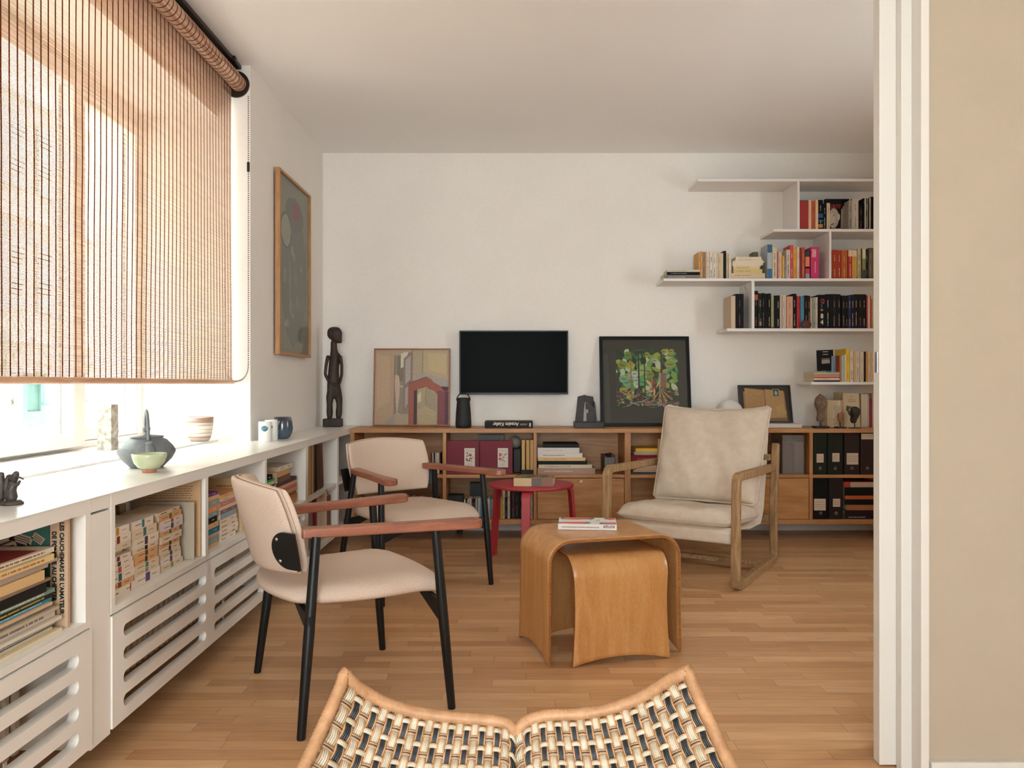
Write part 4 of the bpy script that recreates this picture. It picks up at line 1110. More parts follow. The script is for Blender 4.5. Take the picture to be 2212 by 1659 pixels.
its = [(640, 722, 250, '7f9bae', 'pale blue picture', None, dict(W=.1, dy=.06, label='pale blue and green picture book partly behind the propped black book')), (728, 752, 245, 'a84a38', 'slim red', None), (755, 775, 250, 'b5924c', 'thin ochre', None), (778, 820, 245, 'a0b8be', 'pale blue', None), (823, 850, 225, 'd6c8b0', 'thin ivory', None), (853, 925, 115, 'dcb53e', 'tall bright yellow', 'b08a20', dict(W=.2)),
       (930, 992, 165, 'd8cab8', 'off-white', '4a443c'), (995, 1045, 165, 'c9a67c', 'tan', None), (1048, 1110, 160, 'd6c6b0', 'ivory', '5a5048'), (1113, 1185, 175, 'd0c0aa', 'cream', 'a89a88'), (1188, 1225, 178, '2c2440', 'slim navy', None), (1228, 1268, 165, 'd8943e', 'slim orange', None), (1271, 1330, 190, 'd4b896', 'beige', 'b08a6a'), (1333, 1395, 195, 'd2b594', 'pale tan', 'b08a6a')]
row([(a(i[0]), a(i[1]), t(i[2]), *i[3:]) for i in its], YE, zb, 'books on the short wall shelf', 'upright on the short shelf', anchor='the lying stack')
# --- books standing on the sideboard behind the heads
zb = ZT
YD = 5.72
its = [(495, 605, 1085, 'cbb592', 'cream', None, dict(label='cream book with a printed face right behind the tall stone head')), (608, 655, 1090, 'd3bfa2', 'slim cream', '8a4a3a'), (658, 705, 1090, 'd6c4a8', 'slim ivory', '5a4438'), (708, 760, 1090, 'd8c8ac', 'pale ivory', '5a4438'), (763, 822, 1090, 'c9a680', 'tan', None),
       (1135, 1230, 970, 'cfc3a8', 'pale cream', None), (1233, 1262, 965, 'd8cfc4', 'thin white', None), (1265, 1290, 975, 'bfb5b0', 'thin grey', None), (1293, 1345, 1060, '9a3a44', 'slim crimson', None), (1348, 1400, 960, 'c8b090', 'beige', None)]
row([(a(i[0]), a(i[1]), t(i[2]), *i[3:]) for i in its], YD, zb, 'books standing on the sideboard', 'on the sideboard', anchor='the tall stone head', depth=.14)
fo = thing('book', 'large cream book facing forward behind the black carved head on the sideboard', 'book', group='books standing on the sideboard', M=frameM((PX(a(825), 5.70), 5.705, zb + .001), (1, 0, 0), (0, .10, 1)))
wF, hF = (1115 - 810) / k * 5.7 / F, (1570 - 925) / k * 5.7 / F
MB().box(0, wF, 0, hF, -.02, 0).build('cover', cover('d0bd9a'), fo)
pm = MB()
for q, x0, x1 in ((.885, .4, .6), (.80, .3, .76), (.745, .26, .8)): rect_patch(pm, wF * x0, wF * x1, hF * q, hF * (q + .014), .0006, hexc('8a7560'))
for _ in range(9): poly_patch(pm, blob(wF * brng.uniform(.2, .5), hF * brng.uniform(.35, .6), .008, .012, brng), .0008, hexc('5a4a3e'))
pm.build('cover_picture', attr_mat('book_print'), fo)
tag(MB().box(PX(1812, 5.8), PX(1821, 5.8), 5.80, 5.90, zb, PZ(848, 5.78)).build('book', cover('c4ac86')), 'tall tan book at the back between the two cream groups on the sideboard', 'book', 'books standing on the sideboard')
# ================================================================ console cells: paperbacks, albums, magazines (spines face the room, +x)
def side_M(x, y, z, rz=0):
    """lying book, spine toward +x; origin at the near low end of the spine"""
    return Matrix.Translation((x, y, z)) @ Matrix.Rotation(R(90) + rz, 4, 'Z')
def YX(px): return -XC * F / (CX - px)
def side_pile(items, x, zb, group, where):
    """bottom first: (y0, y1, thickness, colour, look, print colour, dict)"""
    z = zb + .0004; n_ = len(items)
    for n, it in enumerate(items):
        y0, y1, T, c, look, pc = it[:6]; ex = dict(it[6]) if len(it) > 6 else {}
        k = n_ - n; pos = 'bottom' if n == 0 else ('top' if k == 1 else ORD[k] + ' from the top')
        lab = ex.pop('label', None) or f"{look} book, {pos} of {where}"
        L_ = y1 - y0
        mk = [(.14, .40, pc, min(.005, T * .3)), (.68, .84, pc, min(.005, T * .3))] if pc else None
        o = book(side_M(x + ex.pop('dx', 0), y0, z, ex.pop('rz', 0)), L_, T * .985, ex.pop('W', .125), c, lab, group, mk, **{q: v_ for q, v_ in ex.items() if q != 'art'})
        if ex.get('art'):
            for a0, a1, ac_ in ex['art']: MB().box(a0 * L_, a1 * L_, -.0007, .0001, T * .08, T * .92).build('spine_picture', ink(ac_), o)
        z += T
WC, LC, OC = 'dfd3c4', 'd8c6ae', 'd3a374'
def pocket(colors): return dict(art=[(.44, .55, colors)])
xs = XC - .035
side_pile([(2.29, 2.470, .028, WC, 'thick off-white', '6a6058', dict(art=[(.80, .83, 'a8323a')])), (2.285, 2.455, .018, OC, 'tan-orange', '8a5a34', pocket('7a4a34')), (2.285, 2.462, .026, WC, 'white', '8a8078', pocket('2f6a72')),
           (2.285, 2.458, .020, WC, 'white', 'b08080', pocket('b05a60')), (2.285, 2.450, .016, WC, 'white', '8a8078', pocket('3a4a44')), (2.285, 2.440, .016, WC, 'white', '8a8078', pocket('6a3040')), (2.285, 2.425, .016, LC, 'plain ivory', '7a7064', dict(dx=-.02)),
           (2.285, 2.438, .020, LC, 'plain cream', '8a8078'), (2.285, 2.440, .026, WC, 'white', '9a9088', pocket('8a3024')), (2.285, 2.430, .026, WC, 'white', 'a09890', pocket('b8862c'))], xs, ZS, 'paperback stacks in the cubby', 'the first paperback stack by the filler panel')
side_pile([(2.470, 2.650, .032, WC, 'thick white', '8a8078', dict(art=[(.42, .58, '5a4478')])), (2.468, 2.640, .016, LC, 'cream', '9a8a70', pocket('8a8a7a')), (2.468, 2.642, .018, LC, 'cream', '9a8a70', pocket('2c8a8a')), (2.472, 2.628, .020, OC, 'orange-spined', '8a5a30', pocket('4a3426')), (2.472, 2.632, .019, OC, 'orange-tan', '8a5a30', pocket('4a4a3a')),
           (2.465, 2.635, .016, LC, 'slim cream', '7a7064', pocket('2a2624')), (2.463, 2.638, .030, WC, 'thick white', '8a8078', pocket('4c3a4a')), (2.455, 2.625, .030, LC, 'thick cream', '9a8f80', pocket('4a7a74')), (2.458, 2.600, .028, WC, 'white', '8a8078', pocket('2f7a8a'))], xs - .004, ZS, 'paperback stacks in the cubby', 'the middle paperback stack')
side_pile([(2.672, 2.850, .020, LC, 'cream', '8a8078', pocket('8a8440')), (2.672, 2.835, .024, WC, 'white', '9a9aa8', pocket('6a3a5a')), (2.674, 2.832, .016, LC, 'slim cream', '8a8078', pocket('4a3a3a')), (2.665, 2.822, .020, LC, 'ivory', '8a8078', pocket('3c3428')), (2.668, 2.825, .017, OC, 'tan-orange', '7a4a2c', pocket('4a3a20')), (2.668, 2.830, .024, LC, 'cream', '5a5048', dict(dx=.004)),
           (2.672, 2.822, .015, OC, 'brown-tan', '7a5a3a', pocket('5a6a3a')), (2.676, 2.850, .020, 'd6ccd0', 'pale lilac', '8a8090', pocket('4a444a')), (2.676, 2.848, .016, WC, 'slim white', '8a8078', pocket('9a5a44')), (2.660, 2.838, .020, OC, 'sand-orange', '8a6a44', pocket('6a7040')), (2.648, 2.836, .013, LC, 'slim cream', '3a342c', dict(rz=.03))], xs - .012, ZS, 'paperback stacks in the cubby', 'the far paperback stack')
gb = 'boards and papers in the cubbies'
tag(MB().box(-1.40, -1.17, 2.880, 2.886, ZS + .0006, .668).build('framed_print', mat('pale_frame', hexc('a89a86'), .6)), 'thin grey-edged framed print standing behind the far paperback stack', 'picture', gb)
tag(MB().box(-1.40, -1.165, 2.925, 2.932, ZS + .0006, .740).build('printed_card', cover('c09a72')), 'tall tan printed card against the cubby side beside the framed print', 'card', gb)
mm = MB()
for k_ in range(6):
    x = -1.36
    while x < -1.20: w_ = brng.uniform(.004, .012); mm.box(x, x + w_, 2.9243, 2.9249, .718 - k_ * .0085, .7205 - k_ * .0085); x += w_ + .003
pc_ = [o for o in COL.objects if o.name.startswith('printed_card')][0]
mm.build('print', ink('7a5a40'), pc_, world=True)['kind'] = 'stuff'
for q, (ya_, c_) in enumerate(((2.40, 'a08468'), (2.47, '9a7a60'), (2.54, '8a7260'), (2.61, 'a8927a'), (2.68, '94806a'))):
    book(frameM((-1.385, ya_ + .045, ZS + .0006), (0, 0, 1), (-0, -1, 0)) if False else Matrix.Translation((-1.375, ya_, ZS + .0006)) @ Matrix.Rotation(R(90), 4, 'Z') @ Matrix(((0, 0, -1, .05), (0, 1, 0, -.03), (1, 0, 0, 0), (0, 0, 0, 1))), .215 + .01 * (q % 3), .045, .035, c_,
         f"brown-spined book, {ORD[q + 1]} along the dim back row behind the paperback stacks", 'dim back row of books')
# second cubby
side_pile([(2.985, 3.155, .012, 'd2a070', 'slim orange-tan', None), (2.985, 3.170, .026, '8c968c', 'grey-green', 'b8b0a0'), (2.985, 3.168, .014, 'b59a7c', 'slim brown', None), (2.985, 3.175, .022, '2f6f82', 'teal-blue', '9ab0b4'), (2.985, 3.172, .020, 'd0a878', 'sand', 'a07850'), (2.985, 3.145, .024, '2b2a2a', 'black lettered', 'b8b0a8'), (2.985, 3.165, .018, '7f9094', 'grey-blue', 'b8c0c0'),
           (2.985, 3.162, .022, 'd98a5c', 'bright orange', 'e8c0a0'), (2.985, 3.164, .026, '8f9488', 'stone-grey', 'b8b4a8'), (2.985, 3.172, .016, 'd0a476', 'light tan', None), (2.985, 3.158, .014, '6a3a6a', 'slim purple', 'b098b0')], xs, ZS, 'paperbacks in the second cubby', 'the first pile in the second cubby')
side_pile([(3.17, 3.355, .016, WC, 'slim white', '7a706a'), (3.17, 3.385, .016, LC, 'cream', '4a443c'), (3.17, 3.390, .018, WC, 'white', 'b05040'), (3.17, 3.380, .018, LC, 'ivory', '5a5048'), (3.165, 3.370, .022, 'd6c4ae', 'pale beige', 'b06048'), (3.185, 3.365, .022, '8a9aa0', 'blue-grey', None), (3.185, 3.370, .016, '7a5a60', 'dull plum', 'b0a0a0'),
           (3.178, 3.395, .014, 'cfb08c', 'tan', None), (3.178, 3.405, .020, 'b0766a', 'dusty rose', 'c8a090'), (3.19, 3.410, .014, 'c9b094', 'beige', '8a6a50'), (3.185, 3.425, .014, 'd29a68', 'orange-tan', 'a06a40')], xs, ZS, 'paperbacks in the second cubby', 'the middle pile in the second cubby')
bq = book(Matrix.Translation((XC - .03, 3.445, ZS + .0006)) @ Matrix.Rotation(R(90), 4, 'Z') @ Matrix(((0, 0, -1, .0), (0, 1, 0, 0), (1, 0, 0, 0), (0, 0, 0, 1))), .232, .022, .19, 'c9aa80', 'tall tan book upright between the piles, cover lettered, second cubby', 'paperbacks in the second cubby', [(.1, .5, '7a6044', .006)])
mm = MB()
for k_, (x0_, x1_) in enumerate(((.02, .11), (.02, .14), (.02, .17), (.02, .12))):
    x = x0_
    while x < x1_: w_ = brng.uniform(.004, .011); mm.box(.20 - k_ * .012 - .004, .20 - k_ * .012, x, x + w_, .0221, .0225); x += w_ + .003
mm.build('cover_print', ink('5a4632'), bq)['kind'] = 'stuff'
side_pile([(3.468, 3.635, .028, '3a3f3c', 'dark green-grey', 'c8c0b0'), (3.468, 3.630, .022, 'c0a068', 'mustard-tan', '8a7040'), (3.468, 3.625, .022, 'd2bea0', 'cream', '8a7a60'), (3.47, 3.610, .022, '4a443e', 'charcoal', None), (3.47, 3.612, .026, 'd3c0a2', 'ivory', '8a7a60'), (3.468, 3.605, .022, LC, 'cream', '3a342e'), (3.468, 3.600, .024, 'c9a67e', 'light tan', None)],
          xs - .004, ZS, 'paperbacks in the second cubby', 'the pile behind the chair back')
# third cubby
side_pile([(3.69, 3.90, .03, 'a87a50', 'brown', None), (3.69, 3.90, .025, 'c0a080', 'tan', None), (3.69, 3.89, .03, '8a7060', 'dull brown', None), (3.69, 3.90, .03, 'b09070', 'sand', None), (3.69, 3.91, .016, 'c9a06c', 'ochre', None), (3.69, 3.90, .018, '5a4a40', 'dark brown', 'b0a090'), (3.69, 3.895, .014, 'c8bca8', 'white', '8a8070'), (3.69, 3.90, .012, '2fa050', 'slim bright green', None), (3.69, 3.87, .024, '232224', 'black', 'c8c0b8')],
          xs, ZS, 'books in the third cubby', 'the green-banded pile in the third cubby')
side_pile([(3.93, 4.30, .025, 'b0763c', 'ochre-brown', None), (3.93, 4.31, .022, 'a86a34', 'rust', None), (3.93, 4.29, .018, '7a4a34', 'dark rust', None), (3.93, 4.30, .02, 'b58a4c', 'amber', None), (3.93, 4.30, .018, 'b05a78', 'magenta-pink', None), (3.93, 4.28, .018, 'c0926c', 'light brown', None), (3.93, 4.30, .02, '4a3c3a', 'very dark', None), (3.95, 4.18, .030, '6a5044', 'brown photo', None), (3.94, 4.16, .028, 'c09468', 'warm tan', None), (3.96, 4.22, .022, 'd3c7b4', 'white labelled', '3a3430')],
          xs, ZS, 'books in the third cubby', 'the far pile in the third cubby')
# albums in the corner unit
def side_up(y1, T, h, W, c, label, group, lean=0, x=xs, zb=.4535, marks=None, **kw):
    M = Matrix.Translation((x, y1, zb + T * abs(math.sin(lean)) + .0005)) @ Matrix.Rotation(R(90), 4, 'Z') @ Matrix.Rotation(lean, 4, 'Y') @ Matrix(((0, 0, -1, 0), (0, 1, 0, 0), (1, 0, 0, 0), (0, 0, 0, 1)))
    return book(M, h, T, W, c, label, group, marks, **kw)
ga = 'albums in the corner unit'
pa = side_up(4.515, .052, .262, .22, '8c6f88', 'leaning purple ring album with a cream spine label', ga, lean=-.10, pages=PAGEW)
MB().box(.10, .22, -.0012, .0, .012, .040).build('spine_label', ink('cdb896'), pa)
for q, (y_, T_, h_, c_, l_, ln) in enumerate(((4.555, .022, .284, 'b09a54', 'olive-yellow folder', 0), (4.580, .020, .284, 'c8a860', 'pale yellow folder', 0), (4.600, .014, .284, 'd2b070', 'slim cream-yellow folder', 0), (4.618, .014, .284, 'a83a2c', 'slim red folder', 0), (4.650, .024, .286, 'bfae94', 'broad beige folder', 0), (4.685, .030, .286, '8a7256', 'brown-beige folder', 0), (4.735, .045, .288, '2e211c', 'very dark brown album', 0), (4.838, .050, .276, '5e4334', 'brown leather album', .12), (4.915, .06, .276, '6a4a38', 'thick brown leather album nearest the corner', .14))):
    side_up(y_, T_, h_, .22, c_, f"{l_} standing on the corner unit shelf" if 'nearest' not in l_ else l_ + ' on its shelf', ga, lean=-ln)
gf = 'files in the corner unit'
sf = side_up(4.66, .14, .278, .22, '8a7a82', 'wide grey-mauve box file with faint handwriting, lower corner shelf', gf, lean=-.10, zb=ZBm + .021, marks=[(.6, .8, '5a5058', .004)])
side_up(4.735, .035, .29, .22, '8e2428', 'dark red file between the grey and cream files, lower corner shelf', gf, zb=ZBm + .021)
side_up(4.995, .20, .292, .22, 'cdbda4', 'very wide cream box file on the lower corner shelf', gf, zb=ZBm + .021)
side_up(5.10, .075, .25, .20, '7a4a2c', 'brown fan of papers at the end of the lower corner shelf', gf, zb=ZBm + .021)
tag(MB().grid(lambda u_, v_: (XC + .006 + .012 * math.sin(v_ * 2.2), 4.80 + .018 * u_ + .05 * v_ * v_, .456 - .085 * v_ + .0 * u_), 2, 12).build('ribbon', cover('7a4a34')), 'brown strap hanging over the edge of the corner unit shelf', 'strap')
# near cell: big comic album and magazines
cb = thing('book', 'large comic album standing upright with black French capitals on its cover', 'book', group='magazines in the near cubby', M=frameM((-1.395, 2.069, ZS + .0006), (1, 0, 0), (0, .0, 1)))
AW, AH = .222, .284
MB().box(0, AW, 0, AH, -.010, 0).build('cover', cover('bda083'), cb)
pm = MB(); rng_c = random.Random(3)
rect_patch(pm, 0, AW - .046, .02, AH - .012, .0004, hexc('22302c')); rect_patch(pm, .0, AW - .048, .022, AH - .014, .0006, hexc('2f5a50'))
for _ in range(26):
    cx_, cy_ = rng_c.uniform(.0, AW - .10), rng_c.uniform(.05, AH - .03)
    poly_patch(pm, blob(cx_, cy_, rng_c.uniform(.010, .03), rng_c.uniform(.008, .022), rng_c, 9, jit=.25), .0007 + .00002 * _, hexc(rng_c.choice(['4a2e28', '6a3a30', '2a1e1c', '8a5c44', '3a2420', '5a4a3a', '1e1a1a'])))
for cx_, cy_, w_, h_, ro in ((.05, .22, .036, .026, .35), (.10, .235, .03, .012, -.3), (.135, .19, .034, .013, -.75), (.145, .235, .016, .010, -.6)):
    q = [(-w_, -h_), (w_, -h_), (w_, h_), (-w_, h_)]; poly_patch(pm, [(cx_ + x * math.cos(ro) - y * math.sin(ro), cy_ + x * math.sin(ro) + y * math.cos(ro)) for x, y in q], .0015, hexc('b59a80'))
    for r_ in range(3):
        yy = (-.6 + r_ * .5) * h_; q = [(-w_ * .8, yy), (w_ * .8, yy), (w_ * .8, yy + h_ * .2), (-w_ * .8, yy + h_ * .2)]
        poly_patch(pm, [(cx_ + x * math.cos(ro) - y * math.sin(ro), cy_ + x * math.sin(ro) + y * math.cos(ro)) for x, y in q], .0017, hexc('4a382c'))
pm.build('cover_picture', attr_mat('book_print'), cb)
text(cb, "LES CAUCHEMARS DE L'AMATEUR", .0155, Matrix.Translation((AW - .020, AH - .006, .0008)) @ Matrix.Rotation(R(-90), 4, 'Z'), '17120f', sx=1.02, bold=.0006)
text(cb, 'DE FONDUE AU CHESTER', .0155, Matrix.Translation((AW - .040, AH - .030, .0008)) @ Matrix.Rotation(R(-90), 4, 'Z'), '17120f', sx=1.02, bold=.0006)
for n_, (y_, c_, hh, l_) in enumerate(((2.082, 'c09468', .282, 'thin tan-edged album behind the large comic album'), (2.094, 'b08a66', .280, 'second thin tan album, closest to the cubby side'))):
    tag(MB().box(-1.395, -1.185, y_, y_ + .008, ZS + .0006, ZS + hh).build('book', cover(c_)), l_, 'book', 'magazines in the near cubby')
gm = 'magazines in the near cubby'
mags = [(.012, 'd8c6a6', 'thin cream', None, .30), (.010, 'cdbb9e', 'thin ivory', None, .30), (.006, '4a4a4e', 'thin dark', None, .29), (.014, 'a9a6a2', 'grey illustrated', '3a5a80', .28), (.012, 'cfc2b0', 'pale beige', None, .29), (.026, 'd0c2b4', 'thick off-white hardback', '8a7a6e', .295), (.010, 'b8a890', 'brown-edged', None, .27), (.012, '9aa0a0', 'pale grey', None, .31),
        (.010, 'c9a884', 'sand', None, .25), (.012, '2a7f9c', 'bright blue titled', 'b8d4da', .30), (.018, '3a3a2c', 'dark illustrated', 'a89040', .27), (.014, '6f8a7a', 'green comic', 'd8d0c0', .31), (.030, '2e2824', 'thick black', None, .24), (.010, '8a6f5c', 'brown', None, .28), (.034, 'd0ae7c', 'thick straw-yellow', None, .24), (.016, 'c0a898', 'pinkish beige', None, .26), (.010, 'a89a88', 'thin taupe', None, .29), (.022, 'd6bb86', 'pale yellow', 'b06a44', .28), (.018, 'dccdb6', 'red-covered cream', '8a5a4a', .285)]
z = ZS + .0005; rg = random.Random(8)
for n_, (T_, c_, l_, pc, L_) in enumerate(mags):
    T_ *= .74
    if z + T_ > ZO - .05: break
    y1 = 2.055 - rg.uniform(0, .03) - (.03 if L_ < .26 else 0)
    k_ = len(mags) - n_
    pos = 'bottom' if n_ == 0 else ('top' if k_ == 1 else ORD[k_] + ' from the top')
    o = book(side_M(xs + rg.uniform(-.012, .006), y1 - L_ - .14, z, rg.uniform(-.02, .02)), L_ + .14, T_ * .97, .20, c_, f"{l_} magazine, {pos} of the pile beside the comic album", gm, [(.45, .9, pc, T_ * .5)] if pc else None)
    if n_ == len(mags) - 1: MB().box(.01, L_ + .09, .012, .19, T_ * .971, T_ * .985).build('red_cover', ink('8e2c2c'), o)
    z += T_
# ================================================================ things on the window side
def lathe_thing(name, label, cat, px, py, Y, prof, m, group=None, n=40):
    p = P(px, py, Y)
    o = MB().lathe(prof, (p.x, p.y, p.z), n).build(name, m, origin=(p.x, p.y, p.z), merge=True)
    return tag(o, label, cat, group)
STRIPE = noisy('marbled_clay', hexc('9b7c6c'), hexc('e0d6ca'), 9, stretch=(.25, .25, 7), rough=.55, lo=.42, hi=.58, detail=3)
zs_ = .7985
def zsurf_Y(px, py, z): return (CH - z) * F / (py - CY)
Yc = zsurf_Y(431, 953, zs_)
pc = P(431, 953, Yc)
cup = MB().lathe([(.001, 0), (.042, 0), (.052, .008), (.062, .040), (.068, .085), (.070, .128), (.066, .129), (.063, .085), (.055, .03), (.001, .012)], (pc.x, pc.y, zs_), 44)
tag(cup.build('cup', STRIPE, merge=True), 'tall brown and white marbled clay cup on the windowsill', 'cup')
Ys = zsurf_Y(233, 972, zs_); ps = P(233, 972, Ys)
STN = noisy('rough_pale_stone', hexc('857f73'), hexc('b5afa3'), 34, rough=.8, bump=.6, fine=(120, .12), lo=.4, hi=.62)
sv = MB(); n_ = 10; hw = .036; Hs = .208
for f_ in range(4):
    pass
def stone_face(sgx, sgy, ax):
    pass
rs = random.Random(4)
V = []; Fc = []; nz = 12
for i in range(nz + 1):
    for k_ in range(16):
        side = k_ // 4; q = (k_ % 4) / 4 * 2 - 1
        x, y = [(q, -1), (1, q), (-q, 1), (-1, -q)][side]
        j = rs.uniform(-.0012, .0012)
        V.append((ps.x + x * (hw + j) * .88, ps.y + y * (hw + j) * .88, zs_ + Hs * i / nz + (rs.uniform(-.001, .001) if 0 < i < nz else 0)))
for i in range(nz):
    for k_ in range(16): Fc.append((i * 16 + k_, i * 16 + (k_ + 1) % 16, (i + 1) * 16 + (k_ + 1) % 16, (i + 1) * 16 + k_))
Fc.append(tuple(range(15, -1, -1))); Fc.append(tuple(range(nz * 16, nz * 16 + 16)))
tag(sv.add(V, Fc).build('stone_vase', STN), 'square column vase of rough pale stone on the windowsill', 'vase')
# teapot
IRON = noisy('grey_cast_iron', hexc('5f6265'), hexc('74777a'), 12, rough=.45)
zt_ = ZT + .003
Yt = zsurf_Y(303, 1012, zt_); pt_ = P(303, 1012, Yt)
tp = thing('teapot', 'grey cast iron teapot with studded shoulder on the worktop', 'teapot', (pt_.x, pt_.y + .05, zt_))
tx, ty = pt_.x, pt_.y + .05
MB().lathe([(.001, 0), (.055, 0), (.062, .006), (.088, .032), (.1005, .056), (.1005, .060), (.092, .080), (.070, .103), (.056, .109), (.056, .113)], (tx, ty, zt_), 56).build('body', IRON, tp, world=True)
st_ = MB()
for i in range(9):
    zz = .063 + i * .0048; rr_ = .0995 - .031 * (i / 8) ** 1.35; n_ = 64
    for k_ in range(n_):
        a_ = 2 * math.pi * (k_ + .5 * (i % 2)) / n_; x, y = tx + rr_ * math.cos(a_), ty + rr_ * math.sin(a_)
        st_.sphere((x, y, zt_ + zz), .0017, 3)
st_.build('studs', IRON, tp, world=True)['kind'] = 'stuff'
ld = MB().lathe([(.060, .112), (.060, .116), (.040, .119), (.012, .121), (.008, .127), (.008, .131)], (tx, ty, zt_), 40).build('lid', IRON, tp, world=True)
MB().sphere((tx, ty, zt_ + .143), .0135, 12).build('lid_knob', IRON, ld, world=True)
MB().tube([(tx + .048, ty - .070, zt_ + .058), (tx + .055, ty - .092, zt_ + .078), (tx + .055, ty - .098, zt_ + .094), (tx + .055, ty - .100, zt_ + .099)], [.020, .015, .0115, .0125], 18).build('spout', IRON, tp, world=True)
hd_pts = [(tx + .035 * math.cos(t_) * 1.0, ty - .060 * math.cos(t_), zt_ + .105 + .105 * math.sin(t_)) for t_ in [math.pi * k_ / 24 for k_ in range(25)]]
MB().tube(hd_pts, .0048, 10, squash=(1, 1.5)).build('handle', mat('iron_handle', hexc('6f7174'), .4), tp, world=True)
# tea bowl
Yb = zsurf_Y(319, 1021, zt_); pb = P(319, 1021, Yb)
CEL = noisy('celadon_glaze', hexc('a9b08c'), hexc('bfc3a2'), 14, rough=.25, coat=.3)
bw = thing('tea_bowl', 'small pale green glazed tea bowl in front of the teapot', 'bowl', (pb.x, pb.y + .012, zt_))
MB().lathe([(.018, .010), (.036, .017), (.050, .034), (.0565, .056), (.058, .066), (.0555, .067), (.052, .052), (.040, .028), (.001, .018)], (pb.x, pb.y + .012, zt_), 44).build('glazed_bowl', CEL, bw, world=True)
MB().lathe([(.001, 0), (.022, 0), (.0235, .004), (.022, .0125)], (pb.x, pb.y + .012, zt_), 32).build('foot_ring', mat('terracotta_foot', hexc('b07055'), .7), bw, world=True)
# white cylinders and dark vase near the jamb
WCY = mat('white_porcelain', hexc('e2e0dc'), .4)
gq = 'white painted porcelain cylinders'
def cyl(px, py, w_px, top_py, label, leafside):
    Y_ = zsurf_Y(px, py, zt_) ; r_ = w_px / 2 * Y_ / F; p = P(px, py, Y_); Y_ += r_ * 0; hh = PZ(top_py, Y_) - zt_
    t_ = thing('candle_holder', label, 'candle holder', (p.x, p.y + r_, zt_), group=gq)
    MB().lathe([(.001, 0), (r_ - .001, 0), (r_, .001), (r_, hh - .001), (r_ - .001, hh), (r_ - .003, hh), (r_ - .003, hh - .01), (.001, hh - .01)], (p.x, p.y + r_, zt_), 40).build('cylinder', WCY, t_, world=True)
    lf = MB()
    A0, A1 = (-.35, .85) if leafside > 0 else (-1.5, .55)
    def lp_(u_, v_):
        an = R(-90) + A0 + (A1 - A0) * u_; sh = math.sin(math.pi * min(1, max(0, u_))) ** .7
        return (p.x + (r_ + .0004) * math.cos(an), p.y + r_ + (r_ + .0004) * math.sin(an), zt_ + hh * (.68 + (v_ - .5) * .30 * sh * (1.1 if v_ < .5 else .8)))
    lf.grid(lp_, 16, 8).build('painted_leaf', noisy('blue_leaf_paint', hexc('24484e'), hexc('5a8f9c'), 60, rough=.5), t_, world=True)
cyl(568, 955, 27, 911, 'nearer white porcelain cylinder with a painted blue-green leaf', 1)
cyl(582, 952.5, 27, 907.5, 'second white porcelain cylinder with a dark leaf against the dark vase', -1)
Yv = zsurf_Y(607, 949, zt_); pv = P(605, 949, Yv)
DV = noisy('iridescent_dark_glaze', hexc('2f2c30'), hexc('4c5f73'), 9, rough=.22, coat=.6, fine=(60, .2))
tag(MB().lathe([(.001, 0), (.028, 0), (.042, .010), (.054, .035), (.0575, .062), (.053, .095), (.047, .123), (.044, .123), (.050, .09), (.053, .062), (.040, .015), (.001, .006)], (pv.x, pv.y + .05, zt_), 44).build('vase', DV, merge=True), 'rounded dark blue-brown glazed vase near the wall edge', 'vase')
# two dark figurines on the near worktop, at the picture edge
BRZ = noisy('dark_carved_bronze', hexc('2f2522'), hexc('4c3f38'), 60, rough=.5, bump=.6, fine=(200, .2))
def skin_thing(name, label, cat, pts, edges, radii, m, loc=(0, 0, 0), group=None, sub=2, root=0, parent=None, sc=(1, 1, 1)):
    me = bpy.data.meshes.new(name); me.from_pydata([tuple(p) for p in pts], edges, [])
    o = bpy.data.objects.new(name, me); COL.objects.link(o); me.materials.append(m)
    sk = o.modifiers.new('skin', 'SKIN'); sk.use_smooth_shade = True
    for i, r_ in enumerate(radii):
        s_ = me.skin_vertices[0].data[i]; s_.radius = (r_, r_) if not isinstance(r_, tuple) else r_; s_.use_root = (i == root)
    ss = o.modifiers.new('smooth', 'SUBSURF'); ss.levels = sub; ss.render_levels = sub
    if parent: o.parent = parent; o.location = Vector(loc) - wm(parent).translation
    else: o.location = loc; tag(o, label, cat, group)
    return o
Yf = zsurf_Y(30, 1090, zt_)
f1 = P(26, 1092, Yf); ft = thing('figurine', 'small dark bronze kneeling figurine raising a flute, at the near worktop edge', 'figurine', (f1.x, f1.y, zt_))
MB().lathe([(.001, 0), (.026, 0), (.027, .004), (.020, .011), (.001, .012)], (f1.x, f1.y, zt_), 20).build('base', BRZ, ft, world=True)
k_ = 1.0
pts = [(0, 0, .020), (-.004, 0, .038), (.002, 0, .056), (.006, 0, .066), (.012, -.002, .078), (.012, -.001, .088), (-.010, 0, .075), (-.014, 0, .050), (-.016, 0, .028), (.018, -.006, .050), (.024, -.004, .064), (.014, -.012, .012), (-.018, .006, .012)]
skin_thing('body', None, None, pts, [(0, 1), (1, 2), (2, 3), (3, 4), (4, 5), (2, 9), (9, 10), (3, 6), (6, 7), (7, 8), (0, 11), (0, 12)], [.014, .012, .010, .006, .009, .006, .007, .008, .008, .0045, .0035, .010, .010], BRZ, (f1.x, f1.y, zt_), parent=ft, sub=1)
MB().tube([(f1.x + .016, f1.y - .008, zt_ + .075), (f1.x + .034, f1.y - .006, zt_ + .066)], .0022, 8).build('flute', BRZ, ft, world=True)
f2 = P(3, 1098, Yf); ft = thing('figurine', 'slender dark bronze standing figurine cut off by the picture edge', 'figurine', (f2.x, f2.y, zt_))
MB().lathe([(.001, 0), (.020, 0), (.020, .003), (.012, .008), (.001, .009)], (f2.x, f2.y, zt_), 20).build('base', BRZ, ft, world=True)
